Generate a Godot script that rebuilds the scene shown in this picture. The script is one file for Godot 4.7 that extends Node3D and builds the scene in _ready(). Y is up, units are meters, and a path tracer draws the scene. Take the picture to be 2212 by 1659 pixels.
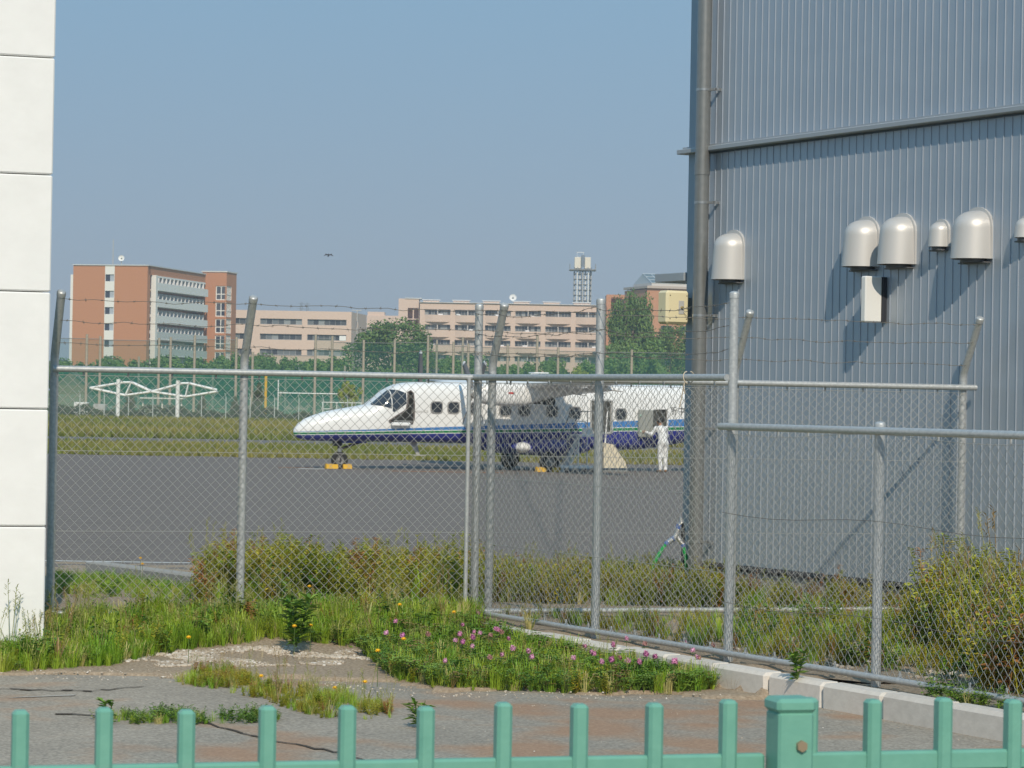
extends Node3D

# ---- measuring: reference picture units are 2212 x 1659, lens 6000 of them; eye 1.62 m above the fence ground
const EYE := 1.62
const LENS := 6000.0
const ROLL := 0.018
const HOR := 40.5

var names := {}
var mats := {}

func flat_of(vx: float, vy: float) -> Vector2:
	var dx := vx - 1106.0
	var dy := vy - 829.5
	return Vector2(dx * cos(ROLL) + dy * sin(ROLL), dy * cos(ROLL) - dx * sin(ROLL) - HOR)

func at(vx: float, vy: float, d: float) -> Vector3:      # a picture direction taken out to the depth d
	var q := flat_of(vx, vy)
	return Vector3(q.x / LENS * d, EYE - q.y / LENS * d, -d)

func on_level(vx: float, vy: float, h: float) -> Vector3:  # where a picture direction meets the level h
	var q := flat_of(vx, vy)
	return at(vx, vy, (EYE - h) * LENS / q.y)

# ---- mesh collector: faces are given counter-clockwise seen from outside
class MB:
	var v := PackedVector3Array()
	var n := PackedVector3Array()
	var t := PackedVector2Array()
	var c := PackedColorArray()
	var col := Color(1, 1, 1)
	var colored := false

	func put(p: Vector3, m: Vector3, uv := Vector2.ZERO) -> void:
		v.append(p)
		n.append(m)
		t.append(uv)
		c.append(col)

	func tri(a: Vector3, b: Vector3, d: Vector3) -> void:
		var m := (b - a).cross(d - a).normalized()
		put(a, m)
		put(d, m)
		put(b, m)

	func quad(a: Vector3, b: Vector3, d: Vector3, e: Vector3) -> void:
		var m := (b - a).cross(e - a).normalized()
		if m.length_squared() < 0.5:
			m = (d - b).cross(e - b).normalized()
		put(a, m, Vector2(0, 1))
		put(d, m, Vector2(1, 0))
		put(b, m, Vector2(1, 1))
		put(a, m, Vector2(0, 1))
		put(e, m, Vector2(0, 0))
		put(d, m, Vector2(1, 0))

	func smooth_quad(p: Array, m: Array, uv: Array) -> void:
		for i in [0, 2, 1, 0, 3, 2]:
			put(p[i], m[i], uv[i])

	func box(ctr: Vector3, size: Vector3, b := Basis()) -> void:
		var h := size * 0.5
		var k := []
		for i in 8:
			k.append(ctr + b * Vector3(h.x if i & 1 else -h.x, h.y if i & 2 else -h.y, h.z if i & 4 else -h.z))
		quad(k[4], k[5], k[7], k[6])
		quad(k[1], k[0], k[2], k[3])
		quad(k[5], k[1], k[3], k[7])
		quad(k[0], k[4], k[6], k[2])
		quad(k[6], k[7], k[3], k[2])
		quad(k[0], k[1], k[5], k[4])

	func span(lo: Vector3, hi: Vector3) -> void:
		box((lo + hi) * 0.5, (hi - lo).abs())

	func cbox(ctr: Vector3, size: Vector3, e: float, b := Basis()) -> void:   # box with chamfered edges
		var h := size * 0.5
		for ax in 3:
			var ay := (ax + 1) % 3
			var az := (ax + 2) % 3
			for s in [-1.0, 1.0]:
				var p := []
				for q in [[-1, -1], [1, -1], [1, 1], [-1, 1]]:
					var w := Vector3.ZERO
					w[ax] = s * h[ax]
					w[ay] = q[0] * (h[ay] - e)
					w[az] = q[1] * (h[az] - e)
					p.append(ctr + b * w)
				if s > 0:
					quad(p[0], p[1], p[2], p[3])
				else:
					quad(p[3], p[2], p[1], p[0])
			for s in [-1.0, 1.0]:
				for u in [-1.0, 1.0]:
					var a1 := Vector3.ZERO
					a1[ay] = s * h[ay]
					a1[az] = u * (h[az] - e)
					var a2 := Vector3.ZERO
					a2[ay] = s * (h[ay] - e)
					a2[az] = u * h[az]
					var lo := Vector3.ZERO
					lo[ax] = -(h[ax] - e)
					var p := [ctr + b * (a1 + lo), ctr + b * (a2 + lo), ctr + b * (a2 - lo), ctr + b * (a1 - lo)]
					if s * u > 0:
						quad(p[3], p[2], p[1], p[0])
					else:
						quad(p[0], p[1], p[2], p[3])
		for s in [-1.0, 1.0]:
			for u in [-1.0, 1.0]:
				for w in [-1.0, 1.0]:
					var p := [Vector3(s * h.x, u * (h.y - e), w * (h.z - e)), Vector3(s * (h.x - e), u * h.y, w * (h.z - e)), Vector3(s * (h.x - e), u * (h.y - e), w * h.z)]
					if s * u * w > 0:
						tri(ctr + b * p[0], ctr + b * p[1], ctr + b * p[2])
					else:
						tri(ctr + b * p[2], ctr + b * p[1], ctr + b * p[0])

	func tube(a: Vector3, b: Vector3, r: float, r2 := -1.0, k := 10, caps := true) -> void:
		if r2 < 0:
			r2 = r
		var ax := (b - a).normalized()
		var x := ax.cross(Vector3.RIGHT if absf(ax.x) < 0.8 else Vector3.UP).normalized()
		var y := ax.cross(x)
		var last_m := x
		for i in k:
			var an := TAU * (i + 1) / k
			var m := x * cos(an) + y * sin(an)
			smooth_quad([a + last_m * r, a + m * r, b + m * r2, b + last_m * r2], [last_m, m, m, last_m], [Vector2(float(i) / k, 1), Vector2(float(i + 1) / k, 1), Vector2(float(i + 1) / k, 0), Vector2(float(i) / k, 0)])
			if caps:
				tri(b, b + last_m * r2, b + m * r2)
				tri(a, a + m * r, a + last_m * r)
			last_m = m

	func path(pts: Array, r: float, k := 8, r2 := -1.0) -> void:    # a bent tube
		if r2 < 0:
			r2 = r
		var rings := []
		var norms := []
		var side := Vector3.ZERO
		for i in pts.size():
			var ax: Vector3 = (pts[mini(i + 1, pts.size() - 1)] - pts[maxi(i - 1, 0)]).normalized()
			if side == Vector3.ZERO:
				side = ax.cross(Vector3.RIGHT if absf(ax.x) < 0.8 else Vector3.UP).normalized()
			side = (side - ax * side.dot(ax)).normalized()
			var up := ax.cross(side)
			var ring := []
			var nr := []
			var rr := lerpf(r, r2, float(i) / maxi(pts.size() - 1, 1))
			for j in k + 1:
				var m := side * cos(TAU * j / k) + up * sin(TAU * j / k)
				ring.append(pts[i] + m * rr)
				nr.append(m)
			rings.append(ring)
			norms.append(nr)
		for i in pts.size() - 1:
			for j in k:
				smooth_quad([rings[i][j], rings[i][j + 1], rings[i + 1][j + 1], rings[i + 1][j]], [norms[i][j], norms[i][j + 1], norms[i + 1][j + 1], norms[i + 1][j]], [Vector2(0, 0), Vector2(0, 0), Vector2(0, 0), Vector2(0, 0)])
		var e := pts.size() - 1
		for j in k:
			tri(pts[0], rings[0][j + 1], rings[0][j])
			tri(pts[e], rings[e][j], rings[e][j + 1])

	func sheet(p: Array, uv := [], skip = null) -> void:      # rows of points, normals smoothed; counter-clockwise: row 0 below row 1, points to the right
		var h := p.size()
		var w: int = p[0].size()
		var nn := []
		for i in h:
			var row := []
			for j in w:
				var dx: Vector3 = p[i][mini(j + 1, w - 1)] - p[i][maxi(j - 1, 0)]
				var dy: Vector3 = p[mini(i + 1, h - 1)][j] - p[maxi(i - 1, 0)][j]
				var m := dx.cross(dy)
				row.append(m.normalized() if m.length_squared() > 1e-16 else Vector3.UP)
			nn.append(row)
		for i in h - 1:
			for j in w - 1:
				if skip != null and skip.call(i, j):
					continue
				var u := [Vector2(0, 0), Vector2(0, 0), Vector2(0, 0), Vector2(0, 0)]
				if uv:
					u = [uv[i][j], uv[i][j + 1], uv[i + 1][j + 1], uv[i + 1][j]]
				smooth_quad([p[i][j], p[i][j + 1], p[i + 1][j + 1], p[i + 1][j]], [nn[i][j], nn[i][j + 1], nn[i + 1][j + 1], nn[i + 1][j]], u)

	func lathe(profile: Array, k: int, xf := Transform3D()) -> void:   # profile of Vector2(radius, y), from the bottom up
		var p := []
		for q in profile:
			var row := []
			for j in k + 1:
				var an := -TAU * j / k
				row.append(xf * Vector3(q.x * cos(an), q.y, q.x * sin(an)))
			p.append(row)
		sheet(p)

	func ball(ctr: Vector3, r: Vector3, k := 10, rows := 6) -> void:
		var prof := []
		for i in rows + 1:
			var an := -PI / 2 + PI * i / rows
			prof.append(Vector2(cos(an), sin(an)))
		lathe(prof, k, Transform3D(Basis().scaled(r), ctr))

	func mesh() -> ArrayMesh:
		var a := []
		a.resize(Mesh.ARRAY_MAX)
		a[Mesh.ARRAY_VERTEX] = v
		a[Mesh.ARRAY_NORMAL] = n
		a[Mesh.ARRAY_TEX_UV] = t
		if colored:
			a[Mesh.ARRAY_COLOR] = c
		var m := ArrayMesh.new()
		m.add_surface_from_arrays(Mesh.PRIMITIVE_TRIANGLES, a)
		return m

# ---- naming
func numbered(called: String) -> String:
	var k: int = names.get(called, 0)
	names[called] = k + 1
	return called if k == 0 else "%s_%03d" % [called, k]

func tag(o: Node3D, label: String, category: String, group := "", kind := ""):
	if label:
		o.set_meta("label", label)
	if category:
		o.set_meta("category", category)
	if group:
		o.set_meta("group", group)
	if kind:
		o.set_meta("kind", kind)
	return o

func thing(called: String, label: String, category: String, where := Transform3D(), group := "") -> Node3D:
	var o := Node3D.new()
	o.name = numbered(called)
	add_child(o)
	o.transform = where
	tag(o, label, category, group)
	return o

func part(called: String, m, mat: Material, parent: Node3D, xf := Transform3D()) -> MeshInstance3D:
	var o := MeshInstance3D.new()
	o.name = called
	o.mesh = m.mesh() if m is MB else m
	o.material_override = mat
	o.transform = xf
	parent.add_child(o, true)
	return o

func whole(called: String, m, mat: Material, label: String, category: String, group := "", kind := "", xf := Transform3D()) -> MeshInstance3D:
	var o := part(numbered(called), m, mat, self, xf)
	return tag(o, label, category, group, kind)

func copy(src: Node3D, called: String, where: Transform3D, label := "") -> Node3D:
	var o: Node3D = src.duplicate()
	o.name = numbered(called)
	add_child(o)
	o.transform = where
	if label:
		o.set_meta("label", label)
	return o

# ---- materials
func lin(r: float, g: float, b: float, a := 1.0) -> Color:     # real-world base colour
	var c := Color(r, g, b).linear_to_srgb()
	c.a = a
	return c

func paint(r: float, g: float, b: float, rough := 0.6, metal := 0.0, spec := 0.5) -> StandardMaterial3D:
	var m := StandardMaterial3D.new()
	m.albedo_color = lin(r, g, b)
	m.roughness = rough
	m.metallic = metal
	m.metallic_specular = spec
	m.cull_mode = BaseMaterial3D.CULL_DISABLED
	return m

func noise(freq: float, octaves := 4, sd := 1) -> FastNoiseLite:
	var f := FastNoiseLite.new()
	f.noise_type = FastNoiseLite.TYPE_SIMPLEX_SMOOTH
	f.frequency = freq
	f.fractal_octaves = octaves
	f.seed = sd
	return f

func blotch(lo: Color, hi: Color, freq: float, octaves := 5, sd := 1, size := 512, mid = null) -> NoiseTexture2D:
	var t := NoiseTexture2D.new()
	t.width = size
	t.height = size
	t.seamless = true
	t.noise = noise(freq, octaves, sd)
	var g := Gradient.new()
	g.set_color(0, lo)
	g.set_color(1, hi)
	if mid != null:
		g.add_point(0.5, mid)
	t.color_ramp = g
	return t

func relief(freq: float, strength: float, sd := 2, octaves := 4, size := 512) -> NoiseTexture2D:
	var t := NoiseTexture2D.new()
	t.width = size
	t.height = size
	t.seamless = true
	t.noise = noise(freq, octaves, sd)
	t.as_normal_map = true
	t.bump_strength = strength
	return t

func grained(lo: Color, hi: Color, metres: float, rough := 0.9, freq := 0.02, sd := 1, bump := 0.0, octaves := 5) -> StandardMaterial3D:
	var m := StandardMaterial3D.new()
	m.albedo_texture = blotch(lo, hi, freq, octaves, sd)
	m.uv1_triplanar = true
	m.uv1_world_triplanar = true
	m.uv1_scale = Vector3.ONE / metres
	m.roughness = rough
	m.cull_mode = BaseMaterial3D.CULL_DISABLED
	if bump > 0:
		m.normal_enabled = true
		m.normal_texture = relief(freq * 3.0, 4.0, sd + 7)
		m.normal_scale = bump
	return m

func leafy(rough := 0.6, glow := Color(0.25, 0.3, 0.08)) -> StandardMaterial3D:
	var m := StandardMaterial3D.new()
	m.vertex_color_use_as_albedo = true
	m.roughness = rough
	m.cull_mode = BaseMaterial3D.CULL_DISABLED
	m.backlight_enabled = true
	m.backlight = glow
	return m

# ---- the lie of the land: kerb line runs along the front fence
const B0 := Vector2(-0.29, 21.4)             # (x, depth) where the front fence begins
const BD := Vector2(0.474, -0.8805)          # its direction, coming towards the eye
const BN := Vector2(-0.8805, -0.474)         # towards the road

func b_at(s: float, q := 0.0, y := 0.0) -> Vector3:
	var p := B0 + BD * s + BN * q
	return Vector3(p.x, y, -p.y)

func road_q(x: float, d: float) -> float:
	return (Vector2(x, d) - B0).dot(BN)

var bump_noise := noise(0.35, 4, 5)

func edge_d(x: float) -> float:
	var e := 17.75
	if x > -1.3:
		e = lerpf(17.75, 17.15, smoothstep(-1.3, -0.3, x))
	return e + bump_noise.get_noise_2d(x * 3.0, 7.0) * 0.35 - 0.1 * smoothstep(-0.3, 1.2, x)

func ground_h(x: float, d: float) -> float:
	var b := bump_noise.get_noise_2d(x * 4.0, d * 4.0) * 0.03
	var q := road_q(x, d)
	if q > 0.3 and d < 21.0:
		if d < edge_d(x):
			return -0.26
		return lerpf(-0.155, -0.03, smoothstep(18.9, 20.9, d)) + b * 0.5
	return -0.035 + b - 0.47 * clampf((d - 23.0) / 11.0, 0.0, 1.0)

# ---- the hangar wall
const W0 := Vector2(1.850, 26.13)
const WD := Vector2(0.489, -0.872)           # along the wall, coming towards the eye
const WN := Vector2(-0.872, -0.489)          # out of the wall

func w_at(s: float, y: float, out := 0.0) -> Vector3:
	var p := W0 + WD * s + WN * out
	return Vector3(p.x, y, -p.y)

func w_pix(vx: float, vy: float) -> Vector2:  # (distance along the wall, height) under a picture direction
	var q := flat_of(vx, vy)
	var a := q.x / LENS
	var s := (W0.y * a - W0.x) / (-WD.y * a + WD.x)
	var d := W0.y + WD.y * s
	return Vector2(s, EYE - q.y / LENS * d)

func w_basis() -> Basis:                      # x along the wall towards the eye, y up, z out of the wall
	return Basis(Vector3(WD.x, 0, -WD.y), Vector3.UP, Vector3(WN.x, 0, -WN.y))

func _ready():
	# camera
	var cam := Camera3D.new()
	cam.name = "camera"
	cam.position = Vector3(0, EYE, 0)
	cam.rotation = Vector3(atan(HOR / LENS), 0, ROLL)
	cam.near = 0.1
	cam.far = 4000.0
	cam.current = true
	var optics := CameraAttributesPhysical.new()      # the blur of a small lens focused on the fences
	optics.frustum_focal_length = 12.0 * LENS / 829.5
	optics.frustum_focus_distance = 24.0
	optics.exposure_aperture = 15.0
	cam.attributes = optics
	cam.fov = rad_to_deg(2.0 * atan(829.5 / LENS))
	add_child(cam)
	# sky, haze, exposure
	var sky := ProceduralSkyMaterial.new()
	sky.sky_top_color = Color(0.48, 0.675, 0.815)
	sky.sky_horizon_color = Color(0.67, 0.685, 0.70)
	sky.sky_curve = 0.075
	sky.ground_horizon_color = Color(0.50, 0.52, 0.50)
	sky.ground_bottom_color = Color(0.30, 0.31, 0.28)
	sky.sun_angle_max = 2.0
	var s := Sky.new()
	s.sky_material = sky
	var env := Environment.new()
	env.background_mode = Environment.BG_SKY
	env.sky = s
	env.background_energy_multiplier = 1.0
	env.tonemap_mode = Environment.TONE_MAPPER_LINEAR
	env.tonemap_exposure = 1.0
	env.fog_enabled = true
	env.fog_density = 0.00042
	env.fog_light_color = Color(0.80, 0.86, 0.92)
	env.sdfgi_enabled = true
	env.ssao_enabled = true
	env.ssil_enabled = true
	var we := WorldEnvironment.new()
	we.name = "world"
	we.environment = env
	add_child(we)
	# sun: behind the eye, a little to the right
	var sun := DirectionalLight3D.new()
	sun.name = "sun"
	sun.light_color = Color(1.0, 0.945, 0.86)
	sun.light_energy = 1.08
	sun.light_angular_distance = 0.5
	sun.shadow_enabled = true
	var el := deg_to_rad(36.5)
	var az := deg_to_rad(-7.5)
	var dir := Vector3(sin(az) * cos(el), -sin(el), -cos(az) * cos(el))
	sun.look_at_from_position(Vector3(0, 60, 0), Vector3(0, 60, 0) + dir, Vector3.UP)
	add_child(sun)

	make_materials()
	setting()
	kerb()
	hangar()
	hangar_fittings()
	left_building()
	fences()
	green_fence()
	far_field()
	brown_block()
	pink_blocks()
	atrium_block()
	water_tower()
	skyline_bits()
	trees()
	aeroplane()
	boarding_steps()
	worker()
	chocks()
	small_things()
	plants()

func make_materials():
	mats.zinc = grained(Color(0.64, 0.66, 0.67), Color(0.80, 0.81, 0.81), 0.35, 0.42, 0.02, 3)
	mats.zinc.metallic = 0.35
	mats.wire = paint(0.44, 0.445, 0.43, 0.45, 0.3)
	mats.barb = paint(0.20, 0.19, 0.175, 0.7, 0.3)
	mats.white_wall = grained(Color(0.90, 0.905, 0.90), Color(0.93, 0.935, 0.93), 1.7, 0.85, 0.012, 11, 0.1)
	mats.siding = grained(Color(0.70, 0.735, 0.775), Color(0.735, 0.765, 0.80), 2.2, 0.45, 0.01, 12)
	mats.siding.metallic = 0.5
	mats.seam = paint(0.62, 0.63, 0.64, 0.4, 0.2)
	mats.flash = paint(0.38, 0.41, 0.44, 0.4, 0.2)
	mats.corner = paint(0.33, 0.39, 0.45, 0.5, 0.1)
	mats.hood = paint(0.60, 0.585, 0.565, 0.42, 0.25)
	mats.dark = paint(0.04, 0.042, 0.045, 0.8)
	mats.concrete = grained(Color(0.78, 0.755, 0.72), Color(0.86, 0.84, 0.805), 0.9, 0.92, 0.02, 13, 0.15)
	mats.plinth = grained(Color(0.58, 0.565, 0.54), Color(0.71, 0.69, 0.66), 1.1, 0.92, 0.02, 14, 0.5)
	mats.green = grained(Color(0.405, 0.635, 0.565), Color(0.45, 0.675, 0.60), 0.5, 0.5, 0.015, 15, 0.12)
	mats.cream = paint(0.78, 0.70, 0.46, 0.5)
	mats.white = paint(0.80, 0.80, 0.78, 0.4)
	mats.off_white = grained(Color(0.83, 0.82, 0.79), Color(0.91, 0.90, 0.87), 1.5, 0.6, 0.02, 16)
	mats.black = paint(0.012, 0.012, 0.013, 0.6)
	mats.tyre = paint(0.028, 0.027, 0.026, 0.85)
	mats.grey = paint(0.22, 0.22, 0.21, 0.6)
	mats.light_grey = paint(0.48, 0.48, 0.47, 0.5)
	mats.yellow = paint(0.72, 0.42, 0.03, 0.6)
	mats.glass = paint(0.03, 0.035, 0.045, 0.06, 0.0, 0.7)
	mats.steel = paint(0.5, 0.5, 0.49, 0.3, 0.8)
	mats.soil = soil_material()
	mats.gravel = paint(0.5, 0.45, 0.37, 0.95)
	mats.leaf = leafy(0.55)
	mats.dry = leafy(0.8, Color(0.15, 0.12, 0.05))
	mats.tree = leafy(0.6, Color(0.22, 0.3, 0.08))
	mats.bark = grained(Color(0.26, 0.22, 0.18), Color(0.38, 0.33, 0.27), 0.8, 0.95, 0.03, 17)

func soil_material() -> StandardMaterial3D:
	var m := grained(Color(0.48, 0.41, 0.33), Color(0.76, 0.69, 0.60), 0.7, 0.98, 0.04, 21, 0.8)
	return m

func slab(lo: Vector2, hi: Vector2, y: float) -> MB:     # level sheet, (x, depth) corners
	var m := MB.new()
	m.quad(Vector3(lo.x, y, -lo.y), Vector3(hi.x, y, -lo.y), Vector3(hi.x, y, -hi.y), Vector3(lo.x, y, -hi.y))
	return m

func setting():
	# the far ground: short turf to the horizon
	var turf := grained(Color(0.42, 0.45, 0.17), Color(0.56, 0.55, 0.28), 23.0, 0.98, 0.012, 31, 0.0, 6)
	whole("ground", slab(Vector2(-900, 30), Vector2(900, 2500), -0.56), turf, "mown airfield turf stretching to the far fence", "ground", "", "structure")
	# apron
	var ap := grained(Color(0.43, 0.395, 0.365), Color(0.485, 0.445, 0.415), 6.5, 0.95, 0.02, 32, 0.3, 6)
	whole("apron", slab(Vector2(-90, 33.2), Vector2(60, 100), -0.505), ap, "grey asphalt aircraft apron", "apron", "", "structure")
	whole("taxiway", slab(Vector2(-300, 126), Vector2(200, 141), -0.505), grained(Color(0.42, 0.40, 0.385), Color(0.48, 0.46, 0.445), 9.0, 0.95, 0.02, 33), "dark taxiway strip between two bands of turf", "taxiway", "", "structure")
	var ln := MB.new()
	ln.quad(Vector3(-8, -0.5, -35.3), Vector3(-1.3, -0.5, -35.55), Vector3(-1.3, -0.5, -35.7), Vector3(-8, -0.5, -35.45))
	ln.quad(Vector3(-0.9, -0.5, -35.57), Vector3(6, -0.5, -35.85), Vector3(6, -0.5, -36.0), Vector3(-0.9, -0.5, -35.72))
	whole("apron_line", ln, paint(0.66, 0.65, 0.62, 0.9), "white painted edge line along the near side of the apron", "marking", "", "structure")
	var om := MB.new()
	var oa := on_level(895, 1018, -0.5)
	om.box(oa + Vector3(1.0, 0.0, 0), Vector3(3.4, 0.004, 0.3), Basis(Vector3.UP, 0.05))
	om.box(on_level(640, 1010, -0.5), Vector3(1.1, 0.004, 0.22), Basis(Vector3.UP, 0.05))
	whole("apron_mark", om, paint(0.36, 0.15, 0.04, 0.9), "faded orange guide marks on the apron by the aircraft", "marking", "", "structure")
	var wm := MB.new()
	wm.box(on_level(672, 1012.5, -0.5), Vector3(0.8, 0.004, 0.5), Basis(Vector3.UP, 0.05))
	whole("apron_mark", wm, paint(0.6, 0.6, 0.58, 0.9), "white painted stop mark ahead of the nose wheel", "marking", "", "structure")
	# the near road with rust stains
	var road_m := road_material()
	var rd := MB.new()
	var a := Vector2(-14, -4)
	var b := Vector2(9, 19.6)
	rd.put(Vector3(a.x, -0.17, -a.y), Vector3.UP, Vector2(a.x, a.y) / 11.0)
	rd.put(Vector3(b.x, -0.17, -b.y), Vector3.UP, Vector2(b.x, b.y) / 11.0)
	rd.put(Vector3(b.x, -0.17, -a.y), Vector3.UP, Vector2(b.x, a.y) / 11.0)
	rd.put(Vector3(a.x, -0.17, -a.y), Vector3.UP, Vector2(a.x, a.y) / 11.0)
	rd.put(Vector3(a.x, -0.17, -b.y), Vector3.UP, Vector2(a.x, b.y) / 11.0)
	rd.put(Vector3(b.x, -0.17, -b.y), Vector3.UP, Vector2(b.x, b.y) / 11.0)
	whole("road", rd, road_m, "worn grey asphalt road with rust brown stains", "road", "", "structure")
	var fl := MB.new()
	var f0 := on_level(15, 1507, -0.166)
	var f1 := on_level(160, 1502, -0.166)
	fl.quad(f0, f1, f1 + Vector3(0, 0, -0.09), f0 + Vector3(0.05, 0, -0.07))
	whole("road_mark", fl, grained(Color(0.56, 0.54, 0.51), Color(0.72, 0.70, 0.66), 0.4, 0.95, 0.04, 35), "worn white painted dash on the road", "marking", "", "structure")
	# cracks in the asphalt, with soil in them
	var cr := MB.new()
	for line in [[Vector2(120, 1541), Vector2(420, 1553), Vector2(560, 1592), Vector2(720, 1622), Vector2(800, 1645)], [Vector2(0, 1487), Vector2(180, 1492), Vector2(330, 1480)]]:
		var rng := RandomNumberGenerator.new()
		rng.seed = 91
		var pts := []
		for i in line.size() - 1:
			for k in 8:
				var w: Vector2 = line[i].lerp(line[i + 1], k / 8.0)
				pts.append(on_level(w.x, w.y + rng.randf_range(-2, 2), -0.1645))
		for i in pts.size() - 1:
			var wd := Vector3(0, 0, rng.randf_range(0.008, 0.03))
			cr.quad(pts[i] + wd, pts[i + 1] + wd, pts[i + 1] - wd, pts[i] - wd)
	whole("road_crack", cr, paint(0.07, 0.055, 0.04, 0.98), "dirt filled crack running across the road", "crack", "", "structure")
	# the verge: soil round the fences, falling to the apron
	var vm := MB.new()
	var rows := []
	var step := 0.11
	for i in int(18.2 / step):
		var d := 16.9 + i * step
		if i > 90:
			d = 16.9 + 90 * step + (i - 90) * (35.2 - 16.9 - 90 * step) / (int(18.2 / step) - 91)
		var row := []
		for j in int(14.5 / step):
			var x := -6.6 + j * step
			row.append(Vector3(x, ground_h(x, d), -d))
		rows.append(row)
	vm.sheet(rows)
	whole("verge", vm, mats.soil, "stony tan soil of the verge along the fences", "soil", "", "structure")
	# soil to the right of the kerb, near the eye
	var rg := MB.new()
	rg.quad(b_at(4.4, 0.22, -0.05), b_at(12, 0.22, -0.05), b_at(12, -9, -0.05), b_at(4.4, -9, -0.05))
	whole("verge_soil", rg, mats.soil, "bare soil behind the kerb", "soil", "", "structure")
	# old concrete edging, half overgrown, behind the fence
	var dr := MB.new()
	var e := [on_level(205, 1238, -0.36), on_level(330, 1256, -0.28), on_level(440, 1272, -0.2), on_level(560, 1290, -0.13), on_level(660, 1304, -0.09)]
	for i in 4:
		var mid: Vector3 = (e[i] + e[i + 1]) * 0.5
		var ax: Vector3 = (e[i + 1] - e[i]).normalized()
		var side := ax.cross(Vector3.UP).normalized()
		dr.cbox(mid + Vector3(0, 0.0, 0), Vector3(e[i].distance_to(e[i + 1]) - 0.015, 0.26, 0.22), 0.015, Basis(ax, side.cross(ax).normalized(), side))
	whole("concrete_edging", dr, mats.plinth, "old concrete edging strip half buried in grass behind the fence", "edging", "", "structure")

func road_material() -> StandardMaterial3D:
	var sz := 1024
	var n1 := noise(0.004, 4, 41).get_seamless_image(sz, sz)
	var n2 := noise(0.012, 4, 42).get_seamless_image(sz, sz)
	var rng := RandomNumberGenerator.new()
	rng.seed = 43
	var out := Image.create(sz, sz, false, Image.FORMAT_RGB8)
	var d1 := n1.get_data()
	var d2 := n2.get_data()
	var px := PackedByteArray()
	px.resize(sz * sz * 3)
	var st := n1.get_data().size() / (sz * sz)
	for i in sz * sz:
		var a := d1[i * st] / 255.0
		var b := d2[i * st] / 255.0
		var g := (rng.randf() + rng.randf()) * 0.5
		var rust := clampf((a * 0.55 + b * 0.45 - 0.52) * 5.0, 0.0, 1.0) * 0.75
		var base := 0.575 + (b - 0.5) * 0.07 + (g - 0.5) * 0.26
		var r := lerpf(base * 1.03, 0.63 + (g - 0.5) * 0.1, rust)
		var gg := lerpf(base * 0.975, 0.485 + (g - 0.5) * 0.1, rust)
		var bb := lerpf(base * 0.89, 0.375 + (g - 0.5) * 0.08, rust)
		px[i * 3] = int(clampf(r, 0, 1) * 255)
		px[i * 3 + 1] = int(clampf(gg, 0, 1) * 255)
		px[i * 3 + 2] = int(clampf(bb, 0, 1) * 255)
	out = Image.create_from_data(sz, sz, false, Image.FORMAT_RGB8, px)
	var m := StandardMaterial3D.new()
	m.albedo_texture = ImageTexture.create_from_image(out)
	m.roughness = 0.95
	m.normal_enabled = true
	m.normal_texture = relief(0.45, 2.0, 44, 2, 1024)
	m.normal_scale = 0.12
	m.cull_mode = BaseMaterial3D.CULL_DISABLED
	return m

func kerb():
	var k := Node3D.new()
	k.name = numbered("kerb")
	add_child(k)
	tag(k, "pale concrete kerb stones along the foot of the front fence", "kerb", "", "structure")
	var rng := RandomNumberGenerator.new()
	rng.seed = 12
	var bs := Basis(Vector3(BD.x, 0, -BD.y), Vector3.UP, Vector3(BN.x, 0, -BN.y))
	var variants := []
	for i in 3:
		var m := MB.new()
		m.cbox(Vector3.ZERO, Vector3(0.594, 0.30, 0.15), 0.016 + 0.004 * i)
		variants.append(m.mesh())
	var tones := [mats.concrete, grained(Color(0.75, 0.725, 0.69), Color(0.835, 0.81, 0.775), 0.8, 0.92, 0.02, 53, 0.15), grained(Color(0.80, 0.775, 0.74), Color(0.88, 0.855, 0.82), 0.7, 0.92, 0.025, 54, 0.15)]
	for i in 17:
		var s := 0.15 + i * 0.6
		var o := part("kerb_stone", variants[rng.randi() % 3], tones[rng.randi() % 3], k)
		o.transform = Transform3D(bs * Basis(Vector3.UP, rng.randf_range(-0.012, 0.012)) * Basis(Vector3.RIGHT, rng.randf_range(-0.03, 0.03)), b_at(s, 0.285 + rng.randf_range(-0.006, 0.006), -0.165 + rng.randf_range(-0.006, 0.006)))

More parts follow.
